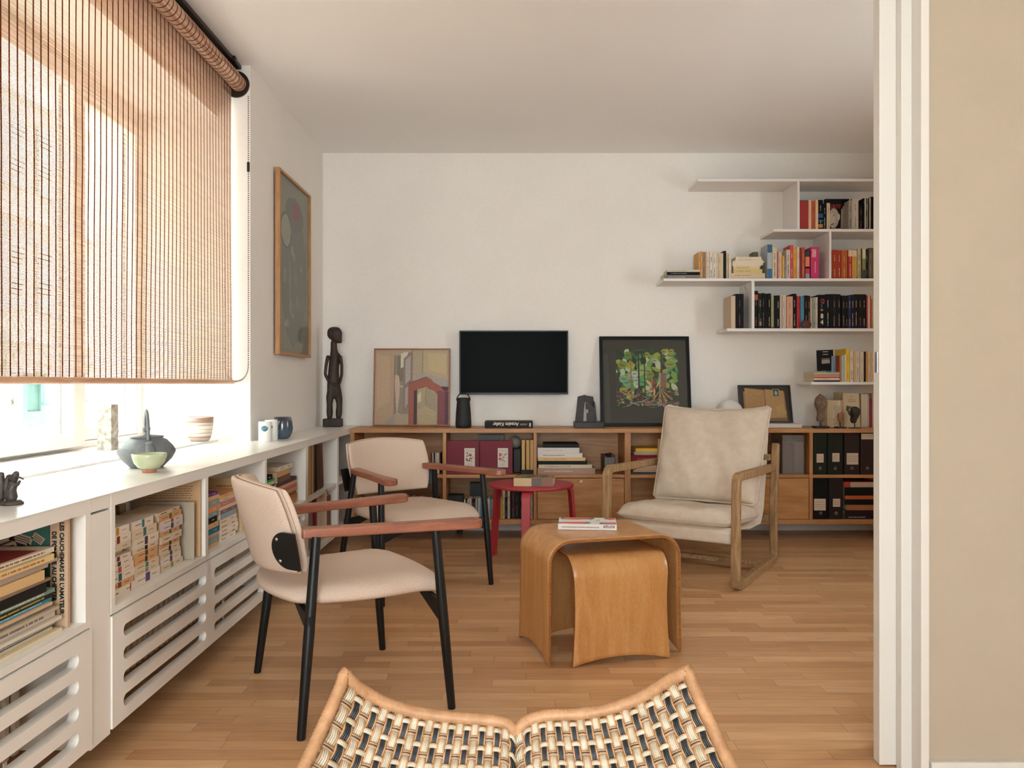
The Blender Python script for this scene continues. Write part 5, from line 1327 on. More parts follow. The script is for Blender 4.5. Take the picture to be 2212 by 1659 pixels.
skin_thing('body', None, None, [(0, 0, .008), (0, 0, .03), (0, 0, .055), (0, 0, .075), (0, 0, .085), (-.012, 0, .06), (-.014, 0, .04)], [(0, 1), (1, 2), (2, 3), (3, 4), (2, 5), (5, 6)], [.010, .009, .011, .007, .008, .005, .004], BRZ, (f2.x, f2.y, zt_), parent=ft, sub=1)

# ================================================================ tall framed painting on the left wall
FRW = wood('light_oak_frame', hexc('b07a48'), hexc('c28d5a'), 'z', .45, 20)
YA, YBp = 1.44 * F / (CX - 603), 1.44 * F / (CX - 672)
YA = 1.40 * F / (CX - 604.5); YBp = 1.40 * F / (CX - 672)
za, zb_ = PZ(364, YA), PZ(764, YA)
za, zb_ = (PZ(364, YA) + PZ(420, YBp)) / 2, (PZ(766, YA) + PZ(772, YBp)) / 2
tpn = thing('framed_painting', 'tall grey abstract painting in a slim oak frame on the left wall', 'picture', (-1.42, (YA + YBp) / 2, zb_))
X0, X1 = XW + .012, -1.400
fw = .016
MB().box(X0, X1, YA, YA + fw, zb_, za).box(X0, X1, YBp - fw, YBp, zb_, za).box(X0, X1, YA + fw, YBp - fw, zb_, zb_ + fw).box(X0, X1, YA + fw, YBp - fw, za - fw, za).build('frame', FRW, tpn, world=True)
pw, ph = YBp - YA - 2 * fw, za - zb_ - 2 * fw
MP = frameM((X0 + .012, YBp - fw, zb_ + fw), (0, -1, 0), (0, 0, 1))          # faces +x? x axis toward camera, y up
MP = frameM((X0 + .012, YA + fw, zb_ + fw), (0, 1, 0), (0, 0, 1))
pm = MB(); rp = random.Random(12)
rect_patch(pm, 0, pw, 0, ph, 0, hexc('9a8c80'))
poly_patch(pm, blob(pw * .5, ph * .47, pw * .43, ph * .43, rp, 30, jit=.04), .0003, hexc('857b74'))
poly_patch(pm, blob(pw * .52, ph * .82, pw * .30, ph * .10, rp, 24), .0005, hexc('7a7370'))
poly_patch(pm, blob(pw * .55, ph * .84, pw * .13, ph * .055, rp, 22), .0007, hexc('a0565a'))
poly_patch(pm, blob(pw * .24, ph * .70, pw * .19, ph * .105, rp, 22, jit=.03), .0007, hexc('6d6864')); poly_patch(pm, blob(pw * .24, ph * .70, pw * .15, ph * .09, rp, 24, jit=.05), .0009, hexc('a89e90'))
for cx_, cy_, rx_, ry_, c_ in ((.44, .60, .03, .03, 'a89c90'), (.5, .57, .02, .025, 'a89c90'), (.36, .42, .018, .13, '9a8f84'), (.2, .44, .05, .05, '938a80'), (.54, .45, .06, .05, '91867c'), (.38, .27, .02, .05, 'a89e94'), (.28, .17, .04, .025, 'a89e94'), (.22, .165, .03, .02, 'b0a69a'), (.45, .22, .04, .015, 'a0968c'), (.6, .30, .03, .015, '9c9288'), (.74, .52, .03, .02, '9c9288'), (.2, .08, .04, .008, '9c9288'), (.6, .33, .02, .02, 'a09488')):
    poly_patch(pm, blob(pw * cx_, ph * cy_, pw * rx_, ph * ry_, rp, 14, jit=.15), .0011 + rp.uniform(0, .0003), hexc(c_))
o = pm; pm2 = MB(); pm2.v = [tuple(MP @ Vector(v_)) for v_ in o.v]; pm2.f, pm2.m, pm2.sm, pm2.c = o.f, o.m, o.sm, o.c
pm2.build('canvas', attr_mat('painting_surface', .6, grain=.10), tpn, world=True)
MB().box(X1 - .010, X1 - .0075, YA + fw, YBp - fw, zb_ + fw, za - fw).build('glazing', GLASS, tpn, world=True)
MB().box(XW, X0, YA + .2, YBp - .2, zb_ + .15, za - .15).build('back_board', mat('backing', hexc('6a5a4a'), .8), tpn, world=True)

# ================================================================ carved wooden figure in the corner
DWD = noisy('dark_carved_wood', hexc('2a1b15'), hexc('3f2a20'), 30, stretch=(1, 1, .3), rough=.6, bump=.4, fine=(140, .25))
Yw = 5.72
fg = P(720, 919, Yw); fg.z = ZT + .003
s_ = Yw / F
cf = thing('carved_figure', 'tall dark carved wooden standing figure in the corner, profile turned to the right', 'sculpture', tuple(fg))
def fp_(px, py, dy=0): q = P(px, py, Yw); return (q.x - fg.x, dy, q.z - fg.z + (fg.z - P(720, 919, Yw).z))
MB().box(fg.x - 20 * s_, fg.x + 18.5 * s_, Yw - .05, Yw + .05, fg.z, fg.z + 18 * s_).build('base', DWD, cf, bevel=.008, world=True, seg=3)
def fl(px, py, dy=0):
    q = P(px, py, Yw); return (q.x - fg.x, dy, q.z - P(720, 919, Yw).z)
bp = [fl(720, 838), fl(720, 815), fl(721, 790), fl(722, 768), fl(722, 757), fl(721, 744), fl(721, 730),
      fl(713, 852, -.012), fl(713, 872, -.014), fl(713, 888, -.012), fl(713, 903, -.012),
      fl(731, 855, .015), fl(732, 872, .016), fl(731, 890, .015), fl(730, 903, .015), fl(710, 838, 0), fl(731, 772, -.01)]
skin_thing('body', None, None, bp, [(0, 1), (1, 2), (2, 3), (3, 4), (4, 5), (5, 6), (0, 7), (7, 8), (8, 9), (9, 10), (0, 11), (11, 12), (12, 13), (13, 14), (0, 15), (3, 16)],
           [.046, .044, .040, .050, .028, .024, .026, .030, .022, .026, .017, .030, .022, .026, .017, .036, .034], DWD, tuple(fg), parent=cf)
hx_, hz_ = fg.x + fl(722, 0)[0], fg.z + fl(0, 720)[2]
hm = MB(); V = []; n_ = 24
PR = [(706, 723, 2), (704, 723, 2), (703.5, 722.5, 5), (705, 722.5, 10), (709, 722.5, 14), (715, 723, 16), (721, 723, 16), (727, 724, 14.5), (731, 726.5, 12), (734.5, 729, 9.5), (737, 731, 7.5), (738.5, 732, 4)]
for py_, cx_, hw_ in PR[1:]:
    for k in range(n_):
        a_ = 2 * math.pi * k / n_; V.append((PX(cx_, Yw) + hw_ * s_ * math.cos(a_), Yw + hw_ * s_ * .8 * math.sin(a_), fg.z + fl(0, py_)[2]))
nr = len(PR) - 1
Fc = [(i * n_ + (k + 1) % n_, i * n_ + k, (i + 1) * n_ + k, (i + 1) * n_ + (k + 1) % n_) for i in range(nr - 1) for k in range(n_)] + [tuple(range(n_)), tuple(range(len(V) - 1, len(V) - n_ - 1, -1))]
hm.add(V, Fc, 0, True); hm.build('head', DWD, cf, world=True, merge=True)
arm_pts = [fl(711, 764, -.02), fl(706, 785, -.022), fl(704, 806, -.022), fl(713, 822, -.028), fl(726, 829, -.04), fl(735, 828, -.042)]
skin_thing('arm', None, None, arm_pts, [(i, i + 1) for i in range(5)], [.016, .012, .012, .013, .014, .013], DWD, tuple(fg), parent=cf)
arm_pts = [fl(733, 764, .02), fl(737, 785, .022), fl(737, 806, .02), fl(734, 822, .0), fl(732, 830, -.03)]
skin_thing('arm', None, None, arm_pts, [(i, i + 1) for i in range(4)], [.016, .011, .011, .012, .013], DWD, tuple(fg), parent=cf)
MB().sphere((fg.x + fl(718, 0)[0], Yw - .044, fg.z + fl(0, 719)[2]), .012, 8, sc=(.7, .5, 1.3)).build('ear', DWD, cf, world=True)

# ================================================================ leaning pictures on the sideboard
def leaning(name, label, x0, x1, y_top, y_bot, Yb_, Yt_, fwid, fdep, fm, art, glaze=False, lean_rz=0):
    """picture standing on the sideboard, foot at Yb_, head against the wall at Yt_"""
    z0 = ZT + .0008 + fdep * .09; X0_, X1_ = PX(x0, Yb_), PX(x1, Yb_); zt = PZ(y_top, Yt_)
    H_ = math.hypot(zt - z0, Yt_ - Yb_)
    M = frameM((X0_, Yb_, z0), (1, 0, 0), (0, (Yt_ - Yb_), zt - z0))
    t_ = thing(name, label, 'picture', M=M); W_ = X1_ - X0_
    m = MB().box(0, fwid, 0, H_, -fdep, 0).box(W_ - fwid, W_, 0, H_, -fdep, 0).box(fwid, W_ - fwid, 0, fwid, -fdep, 0).box(fwid, W_ - fwid, H_ - fwid, H_, -fdep, 0)
    m.build('frame', fm, t_)
    pm_ = MB(); art(pm_, W_ - 2 * fwid, H_ - 2 * fwid)
    pm_.v = [(v_[0] + fwid, v_[1] + fwid, v_[2] - fdep * .45) for v_ in pm_.v]
    pm_.build('artwork', attr_mat('painting_surface', .6, grain=.10), t_)
    if glaze: MB().box(fwid, W_ - fwid, fwid, H_ - fwid, -.004, -.002).build('glazing', GLASS, t_)
    return t_
def art_room(m, W, H):
    lv = [0]
    def poly(pts, c, lift=None):
        lv[0] += .00012
        poly_patch(m, [(x * W, (1 - y) * H) for x, y in pts][::-1], lv[0], hexc(c))
    poly([(0, 0), (1, 0), (1, 1), (0, 1)], 'b39c82')
    poly([(0, 0), (.47, 0), (.265, .08), (.265, .86), (.10, 1), (0, 1)], 'b1967c'); poly([(.02, .05), (.2, .1), (.2, .7), (.03, .8)], 'b79d80')
    poly([(.265, .86), (.40, .86), (.46, 1), (.10, 1)], '9c9288'); poly([(.265, .86), (.46, .86), (.46, 1), (.28, 1)], 'ab9a80')
    poly([(.265, .08), (.46, .03), (.46, .86), (.265, .86)], '8d8574'); poly([(.30, .09), (.38, .07), (.38, .42), (.30, .42)], '7e7160')
    poly([(.345, .05), (.44, .025), (.44, .20), (.345, .25)], 'c9c5aa')
    poly([(.50, 0), (.645, 0), (.645, .33), (.505, .40)], 'ab9b80'); poly([(.645, 0), (1, 0), (1, .40), (.645, .30)], 'b3a182'); poly([(.72, .04), (.97, .06), (.97, .33), (.72, .27)], 'bda982')
    poly([(.645, .32), (1, .405), (1, .51), (.88, .48), (.75, .40), (.55, .44), (.48, .43)], 'a59a94')
    poly([(.27, .34), (.31, .34), (.335, .44), (.335, .60), (.31, .84), (.35, .87), (.30, .86), (.28, .62), (.265, .45)], 'c0a692'); poly([(.30, .33), (.325, .36), (.34, .48), (.40, .485), (.40, .50), (.33, .50)], 'c4aa94'); poly([(.272, .27), (.285, .26), (.29, .33), (.275, .34)], '9a8a76')
    poly([(.385, .12), (.51, .0), (.51, .41), (.46, .50), (.46, .75), (.385, .87)], '8e7470'); poly([(.41, .14), (.48, .07), (.48, .40), (.41, .46)], 'a59f94'); poly([(.41, .52), (.45, .49), (.45, .72), (.41, .79)], 'a59f94')
    poly([(.455, .45), (.47, .43), (.56, .41), (.64, .375), (.70, .365), (.755, .39), (.80, .44), (.88, .48), (.92, .53), (.99, .55), (.99, 1), (.85, 1), (.85, .60), (.80, .55), (.74, .53), (.69, .495), (.645, .515), (.58, .53), (.545, .54), (.54, 1), (.46, 1)], '9a5a48')
    poly([(.85, .55), (.96, .56), (.96, 1), (.85, 1)], '7f4448'); poly([(.95, .57), (1, .55), (1, 1), (.95, 1)], '5a3440'); poly([(.89, .49), (1, .50), (1, .54), (.96, .56), (.92, .53)], '4a2c3a')
    poly([(.53, .55), (.575, .53), (.575, 1), (.53, 1)], '4c3436')
    poly([(.575, .54), (.645, .515), (.69, .495), (.74, .53), (.80, .55), (.84, .60), (.845, 1), (.575, 1)], 'a8997c'); poly([(.575, .60), (.63, .56), (.63, .69), (.58, .71)], 'c9c09a'); poly([(.69, .50), (.84, .6), (.84, .83), (.69, .75)], 'a0927a'); poly([(.69, .75), (.84, .84), (.84, 1), (.60, 1), (.58, .80)], 'b3a280')
    for q in ([(.69, .50), (.694, .50), (.694, .75), (.69, .75)], [(.643, 0), (.648, 0), (.648, .32), (.643, .32)], [(.262, .08), (.268, .08), (.268, .87), (.262, .87)], [(.455, .445), (.70, .36), (.71, .367), (.465, .455)]): poly(q, '6a5650')
leaning('framed_painting', 'square painting of an empty room with a reddish arched mantel, left of the television', 805, 971, 752.5, 917.5, 5.845, 5.905, .010, .025, wood('thin_tan_frame', hexc('8f5a3c'), hexc('a06a48'), 'x', .5, 20), art_room)
def art_jungle(m, W, H):
    r_ = random.Random(21); lv = [0]
    def add(pts, c): lv[0] += .000025; poly_patch(m, pts, lv[0], hexc(c))
    rect_patch(m, 0, W, 0, H, 0, hexc('332b26'))
    x0_, x1_, y0_, y1_ = W * .157, W * .895, H * .17, H * .885
    # everything inside stays in the print area
    w_, h_ = x1_ - x0_, y1_ - y0_
    add([(x0_, y0_), (x1_, y0_), (x1_, y1_), (x0_, y1_)], '23301f')
    def clampp(pts): return [(min(max(x, x0_), x1_), min(max(y, y0_), y1_)) for x, y in pts]
    def nd(pts):
        q = clampp(pts); return len({(round(a_, 5), round(b_, 5)) for a_, b_ in q}) > 2
    def put(pts, c):
        if nd(pts): add(clampp(pts), c)
    for _ in range(110): put(leaf(x0_ + w_ * r_.random(), y0_ + h_ * (.4 + .6 * r_.random()), w_ * r_.uniform(.1, .3), w_ * r_.uniform(.01, .03), r_.uniform(0, 6.28)), r_.choice(['1f4a2a', '2c5a33', '1a2a1c', '38683a', '15201a', '2a4030']))
    for _ in range(90): put(leaf(x0_ + w_ * r_.random(), y0_ + h_ * (.25 + .7 * r_.random()), w_ * r_.uniform(.08, .18), w_ * r_.uniform(.02, .05), r_.uniform(0, 6.28)), r_.choice(['5f9a4a', '7fa04a', 'a8a438', '4a9058', 'b8ae48', '3a8454', 'c8c8a8', 'd0b070']))
    for cx_, cy_, rr_, c_ in ((.42, .64, .10, 'a3ad6a'), (.52, .64, .08, '8fa860'), (.43, .46, .10, '5aa05c'), (.53, .45, .09, '3f8a52'), (.32, .47, .06, 'b8bfa8'), (.12, .50, .08, '86a878'), (.17, .42, .07, '7ca47c'), (.30, .58, .06, 'c4c8b4'), (.80, .56, .07, '8aa86a'), (.10, .74, .08, '8a8a2e'), (.55, .56, .07, '8f8c2c'), (.88, .74, .09, '8a9a3a'), (.22, .22, .08, '9a9430'), (.50, .90, .06, '9a9a2c'), (.20, .90, .07, '6f8a2c'), (.90, .95, .06, 'a39a34'), (.77, .95, .05, 'a09448'), (.62, .80, .05, 'b0b49a'), (.24, .53, .05, 'b8a8a8'), (.84, .68, .04, 'a09088')):
        put(blob(x0_ + w_ * cx_, y0_ + h_ * cy_, w_ * rr_, w_ * rr_ * .8, r_, 12, jit=.12, rot=r_.uniform(0, 3)), c_)
        put(leaf(x0_ + w_ * (cx_ - rr_ * .7), y0_ + h_ * cy_, w_ * rr_ * 1.4, w_ * .006, r_.uniform(-.3, .3)), '2a3a24')
    for cx_, w2, c_ in ((.365, .014, '2a221f'), (.46, .010, '2a2420'), (.705, .022, 'a89a78'), (.735, .018, '4a3a30'), (.02, .035, '3c3230'), (.24, .010, 'a06a44'), (.76, .05, '8f5a50')):
        put([(x0_ + w_ * (cx_ - w2), y0_ + h_ * .1), (x0_ + w_ * (cx_ + w2), y0_ + h_ * .1), (x0_ + w_ * (cx_ + w2 * .8), y0_ + h_ * (.95 if w2 < .02 else .6)), (x0_ + w_ * (cx_ - w2 * .8), y0_ + h_ * (.95 if w2 < .02 else .6))], c_)
    for _ in range(200): put(blob(x0_ + w_ * r_.random(), y0_ + h_ * r_.uniform(.04, .34), w_ * r_.uniform(.008, .03), w_ * r_.uniform(.006, .02), r_, 8, jit=.2), r_.choice(['8f4a30', 'a8603a', '5f7aa8', '7a2c28', 'b08a5a', '6a3a2a', '3a2a24', '5a7a44', 'b8a080', 'c0703c']))
    for _ in range(26): put(leaf(x0_ + w_ * r_.random(), y0_ + h_ * r_.uniform(.0, .12), w_ * r_.uniform(.1, .3), w_ * .008, r_.uniform(-.4, .4)), r_.choice(['8a7a68', '6a5448', 'a08a60', '8f7a8a']))
    for k__ in range(9): put(leaf(x0_ + w_ * .71, y0_ + h_ * .32, w_ * .28, w_ * .008, R(-140 + k__ * 14)), 'a08a4a' if k__ % 2 else '4a3a2a')
    for _ in range(12): put(leaf(x0_ + w_ * r_.uniform(.55, .65), y0_ + h_ * r_.uniform(.2, .42), w_ * .14, w_ * .012, R(r_.uniform(60, 130))), r_.choice(['c09a6a', '7a3024', '8f6a4a']))
leaning('framed_painting', 'jungle foliage painting in a wide black frame with black mount, behind the lounge chair', 1298, 1495, 726.5, 917, 5.80, 5.905, .023, .03, mat('black_frame', hexc('0a0909'), .4, spec=.2), art_jungle, glaze=True)
def art_book(m, W, H):
    lv = [0]
    def add(pts, c): lv[0] += .0003; poly_patch(m, [(x * W, y * H) for x, y in pts], lv[0], hexc(c))
    add([(0, 0), (1, 0), (1, 1), (0, 1)], '2a201a')
    add([(.07, .04), (.93, .02), (.90, .86), (.07, .86)], '8f6a42'); add([(.10, .05), (.50, .04), (.50, .90), (.10, .96)], 'a67f50'); add([(.51, .04), (.90, .03), (.88, .88), (.51, .92)], 'ac8454')
    add([(.495, .04), (.505, .04), (.505, .91), (.495, .91)], '6a4c30'); add([(.66, .70), (.80, .70), (.80, .93), (.66, .93)], '8f8a6c'); add([(.68, .73), (.78, .73), (.78, .91), (.68, .91)], '2b2b28'); add([(.705, .75), (.755, .75), (.765, .84), (.73, .89), (.695, .84)], '9a967c')
    add([(.72, .18), (.92, .24), (.84, .50), (.70, .42)], 'b08f58'); add([(.5, .02), (.93, .02), (.92, .12), (.55, .10)], '7a5c38')
tb = leaning('framed_picture', 'dark framed collage of an open ledger with a small portrait, on a white box', 1600, 1714, 839, 914, 5.79, 5.86, .010, .018, mat('dark_wood_frame', hexc('2c221c'), .5), art_book)
tb.location.z += .0  # rests on the white box
# ================================================================ other things on the sideboard
tv = thing('television', 'black flat television hanging on the back wall above the speaker', 'television', (PX(1110, 5.86), 5.87, PZ(783, 5.86)))
TVB = mat('tv_plastic', hexc('060606'), .3, spec=.2); TVS = mat('tv_screen', (.0012, .0012, .0012), .35, spec=.03)
x0, x1, z0, z1 = PX(992, 5.85), PX(1227.5, 5.85), PZ(852, 5.85), PZ(714, 5.85)
MB().box(x0, x1, 5.852, 5.885, z0, z1).build('casing', TVB, tv, bevel=.003, world=True)
MB().box(x0 + .009, x1 - .009, 5.849, 5.853, z0 + .013, z1 - .009).build('screen', TVS, tv, bevel=.001, world=True)
MB().box(x0 + .25, x1 - .25, 5.885, YB - .001, z0 + .12, z1 - .12).build('wall_bracket', BLACK, tv, world=True)
Ysp = 5.66; xs_ = PX(1001, Ysp); hs = PZ(859, Ysp) - ZT
spk = thing('speaker', 'black portable speaker with a loop handle standing below the television', 'speaker', (xs_, Ysp, ZT))
rb = 17.3 * Ysp / F
MB().lathe([(.001, 0), (rb - .008, 0), (rb - .001, .008), (rb, .03), (rb * .93, hs * .5), (rb * .81, hs * .88), (rb * .79, hs * .96), (rb * .72, hs), (.001, hs)], (xs_, Ysp, ZT), 40).build('body', mat('speaker_mesh', hexc('171717'), .65), spk, world=True)
hp_ = [(xs_ + rb * .84 * math.cos(t_) * (1 if math.sin(t_) > .2 else 1), Ysp, ZT + hs * .90 + rb * .95 * max(0, math.sin(t_)) + (.0 if math.sin(t_) > 0 else math.sin(t_) * .01)) for t_ in [math.pi * k_ / 24 for k_ in range(25)]]
MB().tube(hp_, .0042, 10, squash=(1, 1.6)).build('handle', mat('speaker_strap', hexc('131313'), .5), spk, world=True)
Yk = 5.60
kf = book(Matrix.Translation((PX(1047, Yk), Yk, ZT + .0006)), PX(1151, Yk) - PX(1047, Yk), PZ(911, Yk) - ZT - .0008, .24, '3b3431', 'thick dark art book lying on the sideboard with white upside-down spine lettering', None, None, hard=True)
Lk, Tk = PX(1151, Yk) - PX(1047, Yk), PZ(911, Yk) - ZT
text(kf, 'Anselm Kiefer', .036, Matrix.Translation((Lk * .705, -.0006, Tk * .86)) @ Matrix.Rotation(R(180), 4, 'Y') @ MT, 'd8cfc6', sx=.88, bold=.0008)
mm = MB()
for zz in (.45, .62):
    x = Lk * .735
    while x < Lk * .88: w_ = brng.uniform(.003, .007); mm.box(x, x + w_, -.0006, .0, Tk * zz, Tk * zz + .0035); x += w_ + .0018
mm.build('spine_print', ink('b0a8a0'), kf)['kind'] = 'stuff'
MB().box(Lk * .925, Lk * .96, -.0006, .0, Tk * .22, Tk * .78).build('spine_label', ink('bdb6ac'), kf)
# dark architectural sculpture
Ya = 5.64
SCM = noisy('dark_graphite_clay', hexc('2c2825'), hexc('3b3632'), 20, rough=.6, bump=.3, fine=(90, .15))
sc_ = thing('sculpture', 'dark tapering architectural sculpture with openings on a flat plinth', 'sculpture', (PX(1270, Ya), Ya + .05, ZT))
MB().box(PX(1241, Ya), PX(1303, Ya), Ya - .045, Ya + .12, ZT, PZ(912.5, Ya) + .004).build('plinth', mat('plinth_wood', hexc('231a18'), .5), sc_, bevel=.002, world=True)
zp0 = PZ(912.5, Ya) + .004
def sp(pts, y0, y1, nm='block'):
    return MB().prism([(PX(x, Ya), PZ(y, Ya) if y < 910 else zp0) for x, y in pts][::-1], y0, y1, 'y').build(nm, SCM, sc_, bevel=.001, world=True)
sp([(1250, 857), (1265, 853), (1262, 880), (1260, 912), (1244, 912)], Ya, Ya + .085)
sp([(1265, 854), (1283, 857), (1290, 912), (1279, 912), (1279, 893), (1276, 892), (1276, 880), (1273, 880), (1272, 869), (1265, 869)], Ya + .045, Ya + .075)
sp([(1266, 870), (1274, 873), (1284, 881), (1285, 894), (1283, 912), (1268, 912), (1268, 893), (1272, 892), (1272, 884), (1266, 884)], Ya - .012, Ya + .03)
sp([(1282, 866), (1285, 869), (1290, 912), (1284, 912)], Ya - .01, Ya + .05)
# globe lamp behind the lounge chair
Yg = 5.645
gl = thing('globe_lamp', 'white glass globe lamp peeking above the lounge chair cushion', 'lamp', (PX(1575, Yg), Yg, ZT))
MB().lathe([(.001, 0), (.045, 0), (.045, .006), (.001, .007)], (PX(1575, Yg), Yg, ZT), 32).build('base', mat('lamp_base', hexc('c9c4bc'), .3), gl, world=True)
rg_ = .0985
MB().sphere((PX(1575, Yg), Yg, ZT + .006 + rg_), rg_, 24).build('lamp_shade', mat('opal_glass', hexc('d8d3cc'), .25), gl, world=True)
# white box under the collage
tag(MB().box(PX(1608, 5.62), PX(1733.5, 5.62), 5.63, 5.84, ZT + .0005, PZ(916.5, 5.62)).build('white_box', mat('white_card', hexc('d6cdc2'), .6), bevel=.002), 'flat white box under the dark framed collage on the sideboard', 'box')
tb.location.z = PZ(916.5, 5.62) + .0015
# heads on stands
def head(label, px, base_py, Y_, prof, m, wsc, stand, group='heads on stands'):
    """prof: list of (centre px, y px, half width px) from top down"""
    x_ = PX(px, Y_); t_ = thing('head_sculpture', label, 'sculpture', (x_, Y_, ZT), group=group)
    sw, st = stand
    MB().box(x_ - sw * Y_ / F, x_ + sw * Y_ / F, Y_ - .035, Y_ + .035, ZT, ZT + st * Y_ / F).build('stand_base', BLACK, t_, bevel=.001, world=True)
    zb2 = PZ(prof[-1][1], Y_)
    MB().tube([(x_, Y_, ZT + st * Y_ / F), (x_, Y_, zb2 + .02)], .0035, 8).build('stand_rod', BLACK, t_, world=True)
    V = []; n_ = 20; k0 = Y_ / F
    for cx_, cy_, hw_ in prof:
        for k in range(n_):
            a_ = 2 * math.pi * k / n_; j_ = 1 + .05 * math.sin(3.1 * k + 2.3 * cy_) + .04 * math.cos(1.7 * k - cy_ * 1.3); V.append((PX(cx_, Y_) + hw_ * j_ * k0 * math.cos(a_), Y_ + hw_ * j_ * k0 * wsc * math.sin(a_), PZ(cy_, Y_)))
    Fc = [(i * n_ + (k + 1) % n_, i * n_ + k, (i + 1) * n_ + k, (i + 1) * n_ + (k + 1) % n_) for i in range(len(prof) - 1) for k in range(n_)]
    Fc += [tuple(range(n_)), tuple(range(len(V) - 1, len(V) - n_ - 1, -1))]
    MB().add(V, Fc, 0, True).build('head', m, t_, world=True, sub=1, merge=True)
    return t_, x_
STA = noisy('grey_brown_stone', hexc('6a5142'), hexc('8a705e'), 40, rough=.8, bump=.9, fine=(150, .2))
TER = noisy('terracotta', hexc('8f5638'), hexc('a86c4c'), 60, rough=.8, bump=.8, fine=(180, .2))
BLS = noisy('black_stone', hexc('241c1a'), hexc('392c28'), 50, rough=.6, bump=.8, fine=(150, .25))
Yh = 5.60
h1, hx = head('tallest carved head, grey-brown stone with a long neck on a black stand', 1773, 920, Yh, [(1771.5, 850.5, 1.5), (1771.5, 853, 3), (1773, 856, 8), (1773, 862, 12), (1773, 870, 14), (1773, 876, 13), (1774, 882, 10.5), (1773, 888, 8), (1772.5, 895, 7), (1772.5, 901, 7.5), (1772.5, 906, 8.5), (1772, 910.5, 7.5)], STA, 1.1, (15.3, 4.5))
MB().sphere((PX(1762.5, Yh), Yh - .01, PZ(868, Yh)), .011, 8, sc=(1.3, 1, 1.1)).build('nose', STA, h1, world=True)
h2, _ = head('smallest carved head, orange terracotta on a black stand', 1815, 920, Yh, [(1815, 892, 1.5), (1815, 893.5, 4), (1815, 896, 6.5), (1815, 899.5, 6.5), (1815, 903, 5.5), (1814.5, 907, 4.5), (1814.5, 911, 4.0), (1814.5, 912.5, 2)], TER, .9, (9.5, 3.0))
for q in (-5.5, 5.8): MB().sphere((PX(1815 + q, Yh), Yh - .005, PZ(894.8, Yh)), .0065, 6, sc=(1, .8, 1)).build('ear', TER, h2, world=True)
h3, _ = head('black carved stone head tilted on a thin black stand', 1846, 920, Yh, [(1846, 878, 3), (1846.5, 880, 7), (1847, 885, 10.3), (1847, 891, 11), (1846.5, 897, 9.5), (1845.5, 902, 8), (1844, 906, 7.6), (1843.5, 911, 6.5), (1844, 914.5, 4)], BLS, 1.0, (10, 1.5))
MB().sphere((PX(1838.5, Yh), Yh - .01, PZ(908, Yh)), .009, 6, sc=(1.2, 1, .8)).build('chin', BLS, h3, world=True)

# ================================================================ contents of the sideboard bays
def bay_z(low): return zB1 + .0004 if low else zM1 + .0004
# bay 2 upper: two burgundy sheets with pictures
BUR = noisy('burgundy_card', hexc('6a1f30'), hexc('74232f'), 4, rough=.7)
Yq = YS + .012
for q, (xa_, xb__, lx0, lx1) in enumerate(((964.5, 1035.5, 1003.0, 1025.8), (1036, 1107.5, 1075.2, 1097.5))):
    t_ = thing('portfolio', ('burgundy portfolio with a black and pink flower label', 'burgundy portfolio with a red and green flower label')[q] + ' in the sideboard', 'portfolio', (PX((xa_ + xb__) / 2, Yq), Yq, bay_z(0)), group='burgundy portfolios')
    MB().box(PX(xa_, Yq) + .001, PX(xb__, Yq) - .001, Yq, Yq + .03, bay_z(0), PZ(952, Yq)).build('folder', BUR, t_, bevel=.002, world=True)
    pm = MB(); W_, H_ = PX(lx1, Yq) - PX(lx0, Yq), PZ(968, Yq) - PZ(1009.5, Yq); rl = random.Random(30 + q)
    rect_patch(pm, 0, W_, 0, H_, 0, hexc('c9bfb2'))
    cols = ['26201f', 'b8505c', '3a3432', 'a8384a', 'c9808a'] if q == 0 else ['b0283a', '2f6a4c', 'c04a58', '1f4a38', '7fa08a']
    for i in range(26):
        cx_ = rl.uniform(.15, .85); cc = cols[i % 5] if q == 0 else (cols[0] if cx_ < .45 and rl.random() < .7 else cols[rl.choice([1, 3, 4, 2])])
        poly_patch(pm, blob(W_ * cx_, H_ * rl.uniform(.30, .74), W_ * rl.uniform(.05, .12), W_ * rl.uniform(.04, .09), rl, 8, jit=.3), .0003 + i * .00002, hexc(cc))
    for yy, a0, a1, cc in ((.86, .12, .88, 'a05a58'), (.16, .3, .7, '8a7a70'), (.09, .2, .8, '8a7a70')):
        x = a0
        while x < a1: w_ = rl.uniform(.03, .08); rect_patch(pm, W_ * x, W_ * min(a1, x + w_), H_ * yy, H_ * (yy + .022), .001, hexc(cc)); x += w_ + .02
    M_ = frameM((PX(lx0, Yq), Yq - .0008, PZ(1009.5, Yq)), (1, 0, 0), (0, 0, 1))
    pm.v = [tuple(M_ @ Vector(v_)) for v_ in pm.v]; pm.build('flower_label', attr_mat('book_print'), t_, world=True)
Yd = YS + .25
dh = MB().box(PX(1033, Yd), PX(1088, Yd), Yd, Yd + .03, bay_z(0), PZ(939, Yd)).build('cabinet_card', mat('grey_card', hexc('5f5a52'), .5)); tag(dh, 'grey card with two pale circles standing behind the burgundy portfolios', 'card')
cc_ = MB()
for px_ in (1050, 1073): cc_.tube([P(px_ + 9 * math.cos(a_), 951 + 9 * math.sin(a_), Yd - .001) for a_ in [2 * math.pi * i / 32 for i in range(32)]], .0012, 6, closed=True)
cc_.build('rings', ink('8a857c'), dh, world=True)
tag(MB().sphere((PX(1112.5, YS + .2), YS + .2, PZ(955.5, YS + .2)), 13.3 * (YS + .2) / F, 16).build('globe', mat('grey_globe', hexc('8d867b'), .5)), 'pale grey ball above the black camera behind the burgundy portfolios', 'ball')  # ball in one even mid grey
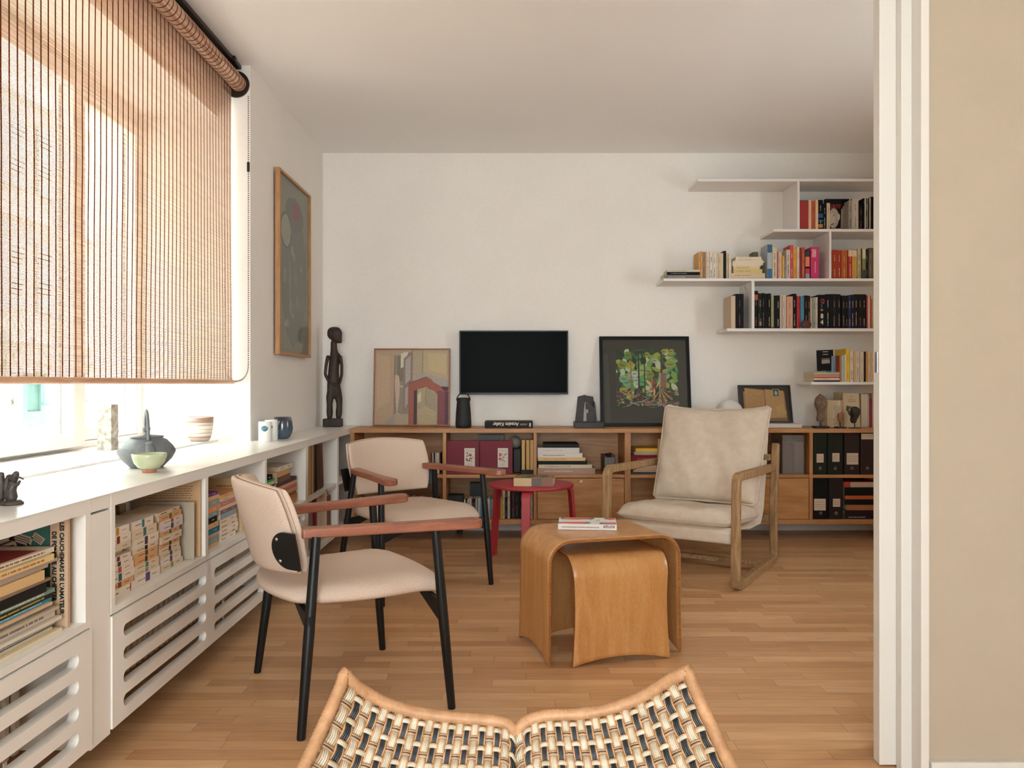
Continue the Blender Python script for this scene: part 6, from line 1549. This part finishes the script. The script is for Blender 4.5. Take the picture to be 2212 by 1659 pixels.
cm = MB().box(PX(1108, YS + .1), PX(1126, YS + .1), YS + .1, YS + .3, bay_z(0), PZ(969, YS + .1)).build('camera_case', mat('black_leather', hexc('191615'), .55), bevel=.008); tag(cm, 'black case beneath the pale ball beside the yellow cases', 'case')
for q, xx in enumerate((1127, 1136.5, 1145)):
    o = book(up_M(PX(xx + 7, YS + .05), YS + .05, PZ(1015, YS + .05)), PZ(950.5, YS + .05) - PZ(1015, YS + .05), 6.9 * YS / F, .12, 'c8a468', ('pale yellow case nearest the black camera case', 'middle of the three pale yellow cases', 'pale yellow case nearest the upright board')[q], 'pale yellow cases', None, name='film_case', cat='case')
tag(MB().box(PX(1126, YS + .03), PX(1152, YS + .03), YS + .03, YS + .3, bay_z(0), PZ(1015.4, YS + .03)).build('black_box', mat('matt_black_box', hexc('121010'), .6)), 'low black box under the pale yellow cases', 'box')
# bay 1 upper: upright discs at the far side
rr = random.Random(17)
xx = 930.0
q = 0
while xx < 950:
    w_ = rr.choice((2.6, 3.0, 3.4)); c_ = rr.choice(['c9c0b0', '2a2624', 'cfc6b8', '5a3a30', 'b8b0a4']); q += 1
    Yx = YS + .06; o = book(up_M(PX(xx + w_, Yx), Yx, bay_z(0)), PZ(978, Yx) - bay_z(0), w_ * .93 * Yx / F, .13, c_, f"disc case, {ORD[q]} of the small row behind the further armchair's arm", 'upper disc row', [(.2, .7, '7a7268', .003)], name='disc_case', cat='disc case'); xx += w_
# bay 1 and 2 lower: rows of discs
def disc_row(x0_, x1_, top, Yx, group, where, anchor):
    xx = x0_; q = 0
    while xx < x1_ - 4:
        w_ = rr.choice((2.4, 2.8, 3.2, 3.6)); q += 1
        c_ = rr.choice(['c9c0b0', '1f1c1b', 'cfc6b8', '2a6a8a', 'b06a34', '9a2f2a', '2f4a3c', 'd0c8ba', '28303a', 'b8b0a4', '6a2a3a', '3a7a9a', 'a8a090'])
        cn = {'c9c0b0': 'cream', '1f1c1b': 'black', 'cfc6b8': 'ivory', '2a6a8a': 'blue', 'b06a34': 'orange', '9a2f2a': 'red', '2f4a3c': 'green', 'd0c8ba': 'white', '28303a': 'slate', 'b8b0a4': 'grey', '6a2a3a': 'maroon', '3a7a9a': 'sky-blue', 'a8a090': 'stone'}[c_]
        book(up_M(PX(xx + w_, Yx), Yx + rr.uniform(0, .01), bay_z(1)), PZ(top + rr.uniform(-2, 2), Yx) - bay_z(1), w_ * .93 * Yx / F, .12, c_, f"{cn} disc case, {ORD[min(q, 30)]} from {anchor} {where}" if q <= 30 else f"{cn} disc case {ORD[q - 30]} past the thirtieth from {anchor} {where}", group, [(.15, .8, 'a09890' if c_ in ('1f1c1b', '28303a', '6a2a3a', '2f4a3c') else '6a625a', .003)], name='disc_case', cat='disc case'); xx += w_
disc_row(767, 862, 1080, YS + .06, 'disc cases in the first lower bay', 'in the first lower bay', 'its near upright')
disc_row(864, 950, 1076, YS + .06, 'disc cases in the first lower bay', 'in the first lower bay', 'its centre')
disc_row(1002, 1078, 1078, YS + .06, 'disc cases in the second lower bay', 'in the second lower bay', 'the dark box')
tag(MB().box(PX(1015, YS + .24), PX(1048, YS + .24), YS + .24, YS + .34, bay_z(1), PZ(1044, YS + .24)).build('black_box', mat('charcoal_box', hexc('1d1a19'), .55)), 'large charcoal box behind the disc cases in the second lower bay', 'box')
tag(MB().box(PX(967, YS + .1), PX(1000, YS + .1), YS + .1, YS + .2, bay_z(1), PZ(1070, YS + .1)).build('black_box', mat('charcoal_box2', hexc('151313'), .6)), 'low dark box with faint lettering in the second lower bay', 'box')
dv = [(1080.5, 1085, 1078, 'b8862c', 'slim mustard', None), (1085.5, 1090.5, 1058, 'b5a98e', 'cream', '6a6256'), (1091, 1096, 1074, '241f1d', 'black', '7a7068'), (1096.5, 1101.5, 1060, 'c4ac98', 'pale pink', '8a7060'), (1102, 1106.5, 1056, '1f1c1b', 'black', None), (1107, 1110.5, 1058, '4a2a34', 'dark plum', '8a6a70'), (1111, 1122, 1058, '2a2422', 'dark', '6a6058'), (1122.5, 1130, 1058, '1c1a1b', 'black', 'a09894'),
      (1130.5, 1135.5, 1060, '1f1b1c', 'black lettered', 'b0a49a'), (1136, 1140, 1058, '1d1a1c', 'black titled', 'a0948a'), (1140.5, 1146, 1057, '2c2748', 'dark purple', 'b8b0c8'), (1146.5, 1150.5, 1057, 'b8b2aa', 'light grey', '5a5450')]
row(dv, YS + .03, bay_z(1), 'film cases under the red table', 'in the bay behind the red table', anchor='the disc cases', depth=.13, name='film_case', cat='film case')
# bay 3 upper: stack of art books and slate magazine holder
k = 7.63
a = lambda v: 1150 + v / k
Yz = YS + .03
pile([(a(85), a(1035), 100 / k, 'a78a7b', 'thick dusty-pink', 'd8c8bc', dict(hard=True)), (a(100), a(985), 58 / k, 'cfc0a8', 'cream', '7a6a58', dict(hard=True)), (a(95), a(905), 62 / k, '263530', 'thick dark green', None, dict(hard=True)), (a(90), a(875), 56 / k, 'd8b07a', 'red-based straw', 'a07a48', dict(hard=True)),
      (a(85), a(825), 72 / k, 'd4cbc4', 'red-boarded white', '6a5a58', dict(hard=True)), (a(85), a(775), 88 / k, 'd2cbc4', 'thick white boxed', 'a8a098', dict(hard=True)), (a(190), a(768), 62 / k, '3a3532', 'dark-jacketed', None, dict(hard=True))], Yz, zM1, 'art books stacked in the sideboard', 'of sideboard art books', depth=.24)
mh = thing('magazine_holder', 'small grey card holder packed with magazines beside the art book stack', 'holder', (PX(1316, YS + .08), YS + .15, bay_z(0)))
MB().box(PX(1305, YS + .08), PX(1329, YS + .08), YS + .08, YS + .083, bay_z(0), PZ(988, YS + .08)).box(PX(1305, YS + .08), PX(1305, YS + .08) + .003, YS + .08, YS + .28, bay_z(0), PZ(984, YS + .08)).box(PX(1329, YS + .08) - .003, PX(1329, YS + .08), YS + .08, YS + .28, bay_z(0), PZ(984, YS + .08)).box(PX(1305, YS + .08), PX(1329, YS + .08), YS + .08, YS + .28, bay_z(0), bay_z(0) + .003).build('holder_box', mat('grey_board', hexc('6a6662'), .6), mh, world=True)
for q in range(3):
    xq = PX(1307 + q * 7.2, YS + .08); MB().box(xq, xq + .018, YS + .086, YS + .27, bay_z(0) + .003, PZ(985 - q, YS + .08)).build('magazine', cover(('5a2a24', '3a3634', '6a4a3c')[q]), mh, world=True)
# bay 4 upper
pile([(1366, 1455, 4, '33444c', 'thin slate', None), (1368, 1458, 5, 'b89a80', 'tan', None), (1374, 1458, 5, 'c8a08c', 'thin pink-beige', None), (1374, 1458, 11, 'c9bc9c', 'thick cream', '8a7c60'), (1366, 1455, 16, '7f1c24', 'thick crimson', 'b06a60', dict(hard=True)), (1370, 1450, 7, 'a89c86', 'grey-beige', None), (1373, 1450, 7, 'd8a83c', 'bright yellow', None, dict(hard=True))], Yz + .02, zM1, 'books stacked behind the lounge chair', 'half hidden behind the lounge chair', depth=.24)
# bay 5 upper: clear plastic box
pbx = thing('storage_box', 'cloudy plastic storage box with folders in the bay behind the lounge chair', 'box', (PX(1722, YS + .05), YS + .15, bay_z(0)))
PL = mat('cloudy_plastic', hexc('8a827c'), .25, spec=.5)
PLG = bpy.data.materials.new('clear_plastic'); PLG.use_nodes = True
_b = PLG.node_tree.nodes['Principled BSDF']; _b.inputs['Base Color'].default_value = (.35, .32, .3, 1); _b.inputs['Alpha'].default_value = .35; _b.inputs['Roughness'].default_value = .2
x0, x1 = PX(1690, YS + .05), PX(1738, YS + .05)
MB().box(x0, x1, YS + .05, YS + .052, bay_z(0), PZ(940, YS + .05)).box(x0, x0 + .002, YS + .052, YS + .3, bay_z(0), PZ(940, YS + .05)).box(x1 - .002, x1, YS + .052, YS + .3, bay_z(0), PZ(940, YS + .05)).build('plastic_wall', PLG, pbx, world=True)
for q, (u0, u1, c_) in enumerate(((1692, 1706, '5a4c46'), (1707, 1711, '6a6058'), (1712, 1716, '7f2430'), (1717, 1735, '8a8078'))): MB().box(PX(u0, YS + .06), PX(u1, YS + .06), YS + .06, YS + .28, bay_z(0), PZ(952 + 4 * q % 9, YS + .06)).build('folder', cover(c_), pbx, world=True)
# bay 6: binders
k = 6.38
a = lambda v: 1660 + v / k
t = lambda v: 900 + v / k
def binder(px0, px1, top, c, label, lowz, card, cardsize, ring_y, scribble=False):
    Yb_ = YS + .012; x0_, x1_ = PX(px0, Yb_), PX(px1, Yb_); zb3 = bay_z(lowz)
    t_ = thing('ring_binder', label, 'binder', (x0_, Yb_, zb3), group='ring binders in the sideboard')
    MB().box(x0_ + .001, x1_ - .001, Yb_, Yb_ + .26, zb3, PZ(top, Yb_)).build('binder_cover', cover(c), t_, bevel=.0015, world=True)
    cx_, cz_ = (x0_ + x1_) / 2, PZ(ring_y, Yb_)
    MB().tube([(cx_ + .0085 * math.cos(q_), Yb_ - .0008, cz_ + .0085 * math.sin(q_)) for q_ in [2 * math.pi * i / 28 for i in range(28)]], .0014, 6, closed=True).build('finger_ring', CHROME, t_, world=True)
    MB().tube([(cx_, Yb_ - .0005, cz_), (cx_, Yb_ + .0005, cz_)], .0078, 24).build('finger_hole', mat('ring_hole', hexc('17110f') if not scribble else hexc('6a5a50'), .6), t_, world=True)
    if card:
        (u0, v0), (u1, v1) = card
        cd = MB().box(PX(u0, Yb_), PX(u1, Yb_), Yb_ - .0008, Yb_, PZ(v1, Yb_), PZ(v0, Yb_)).build('label_card', ink('c4b09c'), t_, world=True)
        mm = MB(); n_ = 3
        for i in range(n_):
            x = PX(u0 + 1.5, Yb_); zz = PZ(v0 + (v1 - v0) * (.3 + .2 * i), Yb_)
            while x < PX(u1 - 1.5, Yb_): w_ = rr.uniform(.004, .010); mm.box(x, min(x + w_, PX(u1 - 1, Yb_)), Yb_ - .0012, Yb_ - .0008, zz, zz + .0022); x += w_ + .002
        mm.build('handwriting', ink('6f5d4e'), cd, world=True)['kind'] = 'stuff'
    return t_
binder(1756.8, 1786.2, t(228), '2b3322', 'dark green ring binder beside the upright, upper bay by the door', 0, ((a(663), t(512)), (a(760), t(632))), 1, t(710))
binder(1787.4, 1821.0, t(228), '2e3020', 'second dark green ring binder, between green and brown ones', 0, ((a(880), t(502)), (a(978), t(622))), 1, t(710))
binder(1823.2, 1857.0, t(228), '443028', 'brown ring binder with a large cream card, upper bay', 0, ((a(1078), t(502)), (a(1237), t(660))), 1, t(710), True)
binder(1858.6, 1888.5, t(228), '45302a', 'brown ring binder with its card at the top, nearest the door', 0, ((a(1280), t(236)), (a(1442), t(312))), 1, t(710), True)
binder(1756.8, 1788.8, t(848), '16130f', 'black ring binder in the lower bay', 1, ((a(628), t(1132)), (a(788), t(1292))), 1, t(1330))
binder(1790.2, 1821.4, t(848), '382a28', 'brown ring binder in the lower bay beside the flat files', 1, ((a(888), t(1132)), (a(988), t(1242))), 1, t(1330))
gfl = 'flat files in the lower bay'
pile([(a(1045), 1900, 8, '2e2a28', 'grey spiral-bound', 'a8a098', dict(label='grey spiral-bound notebook at the bottom of the flat file stack')), (a(1050), 1900, 11, '3c1d1c', 'dark maroon', None, dict(label='dark maroon file in the flat file stack')), (a(1075), 1900, 11.5, '9c6242', 'tan', None, dict(label='tan file in the flat file stack')), (a(1045), 1900, 12, '171413', 'black', None, dict(label='lower black file in the flat stack')), (a(1058), 1900, 8, 'b0542a', 'orange', None, dict(label='orange file between the two black files')),
      (a(1045), 1900, 18, '141312', 'black', None, dict(label='upper black box file under the red-orange one')), (a(1042), 1900, 11.5, 'a83e22', 'red-orange', None, dict(label='red-orange file with a long white label on top of the flat stack', stripe=[(.18, .99, 'a89484')]))], YS + .02, zB1, gfl, '', depth=.26, name='flat_file', cat='file')
# ================================================================ books on the tables
zq = .487
mg = P(1268, 1147, 3.27)
wM = thing('magazine', 'thick white magazine with coral shapes lying on the larger plywood table', 'magazine', M=Matrix.Translation((PX(1205.5, 3.31), 3.31, zq + .0012)) @ Matrix.Rotation(R(-5.5), 4, 'Z'))
LW, TW, DW = .245, .024, .165
MB().box(0, LW, 0, DW, 0, .0006).box(0, LW, 0, DW, TW - .0006, TW).box(0, LW, 0, .0006, .0006, TW - .0006).build('cover', cover('ddd8d4'), wM)
MB().box(.0005, LW - .0005, .0006, DW - .001, .0007, TW - .0007).build('pages', PAGEW, wM)
pm = MB(); CO = 'e8604e'; GR = '6a6660'; lv = TW + .0001
def tp_(pts, c, k_): poly_patch(pm, [(x * LW, y * DW) for x, y in pts], lv + k_ * .0001, hexc(c))
tp_([(.0, .08), (.0, .26), (.35, .34), (.50, .36), (.56, .26), (.56, .18), (.52, .08), (.45, .05), (.2, .05)], GR, 1); tp_([(.035, .09), (.035, .25), (.35, .31), (.46, .32), (.50, .20), (.42, .10), (.2, .07)], CO, 2); tp_([(.2, .26), (.40, .22), (.40, .235), (.2, .275)], GR, 3)
tp_([(.72, .04), (.78, .04), (.78, .22), (.99, .28), (.99, .33), (.70, .28)], GR, 1); tp_([(.78, .02), (.99, .04), (.99, .26), (.78, .20)], CO, 2)
tp_([(.02, .72), (.10, .70), (.25, .64), (.62, .78), (.62, .99), (.02, .99)], GR, 1); tp_([(.08, .80), (.2, .72), (.55, .86), (.55, .99), (.08, .99)], CO, 2)
tp_([(.78, .84), (.90, .70), (.99, .74), (.99, .99), (.82, .99)], GR, 1); tp_([(.86, .88), (.93, .78), (.99, .80), (.99, .985), (.84, .985)], CO, 2)
for x_, y_, c_ in ((.53, .62, 'c46a60'), (.56, .58, 'c46a60'), (.66, .48, '6a6a78'), (.70, .52, '6a6a78'), (.10, .52, '8a8a98'), (.06, .50, '8a8a98')): tp_([(x_, y_), (x_ + .012, y_), (x_ + .012, y_ + .2), (x_, y_ + .2)], c_, 1)
pm.build('cover_picture', attr_mat('book_print', .35), wM)
text(wM, 'europe', .022, Matrix.Translation((LW * .965, -.0005, TW * .82)) @ Matrix.Rotation(R(180), 4, 'Y') @ MT, '33302e', sx=.75, bold=.0002)
mm = MB(); x = LW * .06
while x < LW * .70: w_ = brng.uniform(.002, .006); mm.box(x, x + w_, -.0006, .0, TW * .38, TW * .55); x += w_ + .0015
mm.build('spine_print', ink('8a6a60'), wM)['kind'] = 'stuff'
Yr = 4.80
bk = book(Matrix.Translation((PX(1109.5, Yr), Yr - .065, .4855)) @ Matrix.Rotation(R(-8), 4, 'Z'), .235, .050, .16, '7f776c', 'thick paperback with a gold cover lying on the red table', None, None, stripe=[(.0, .46, 'cdb58c'), (.46, .72, '6f665e')])
MB().box(.002, .232, .002, .158, .0501, .0508).build('cover_picture', noisy('old_gold_print', hexc('3c2a1a'), hexc('b08a50'), 16, rough=.35, lo=.45, hi=.6), bk)
pm = MB(); rl = random.Random(9)
for i in range(60): pm.box(.172 + rl.uniform(0, .056), 0, -.0006, .0, 0, 0)
pm = MB()
for i in range(70):
    x_, z_ = rl.uniform(.172, .228), rl.uniform(.003, .045); pm.box(x_, x_ + rl.uniform(.003, .007), -.0007, -.0001, z_, z_ + rl.uniform(.002, .0045))
pm.build('spine_pattern', ink('c0603c'), bk)['kind'] = 'stuff'
texts_to_mesh()
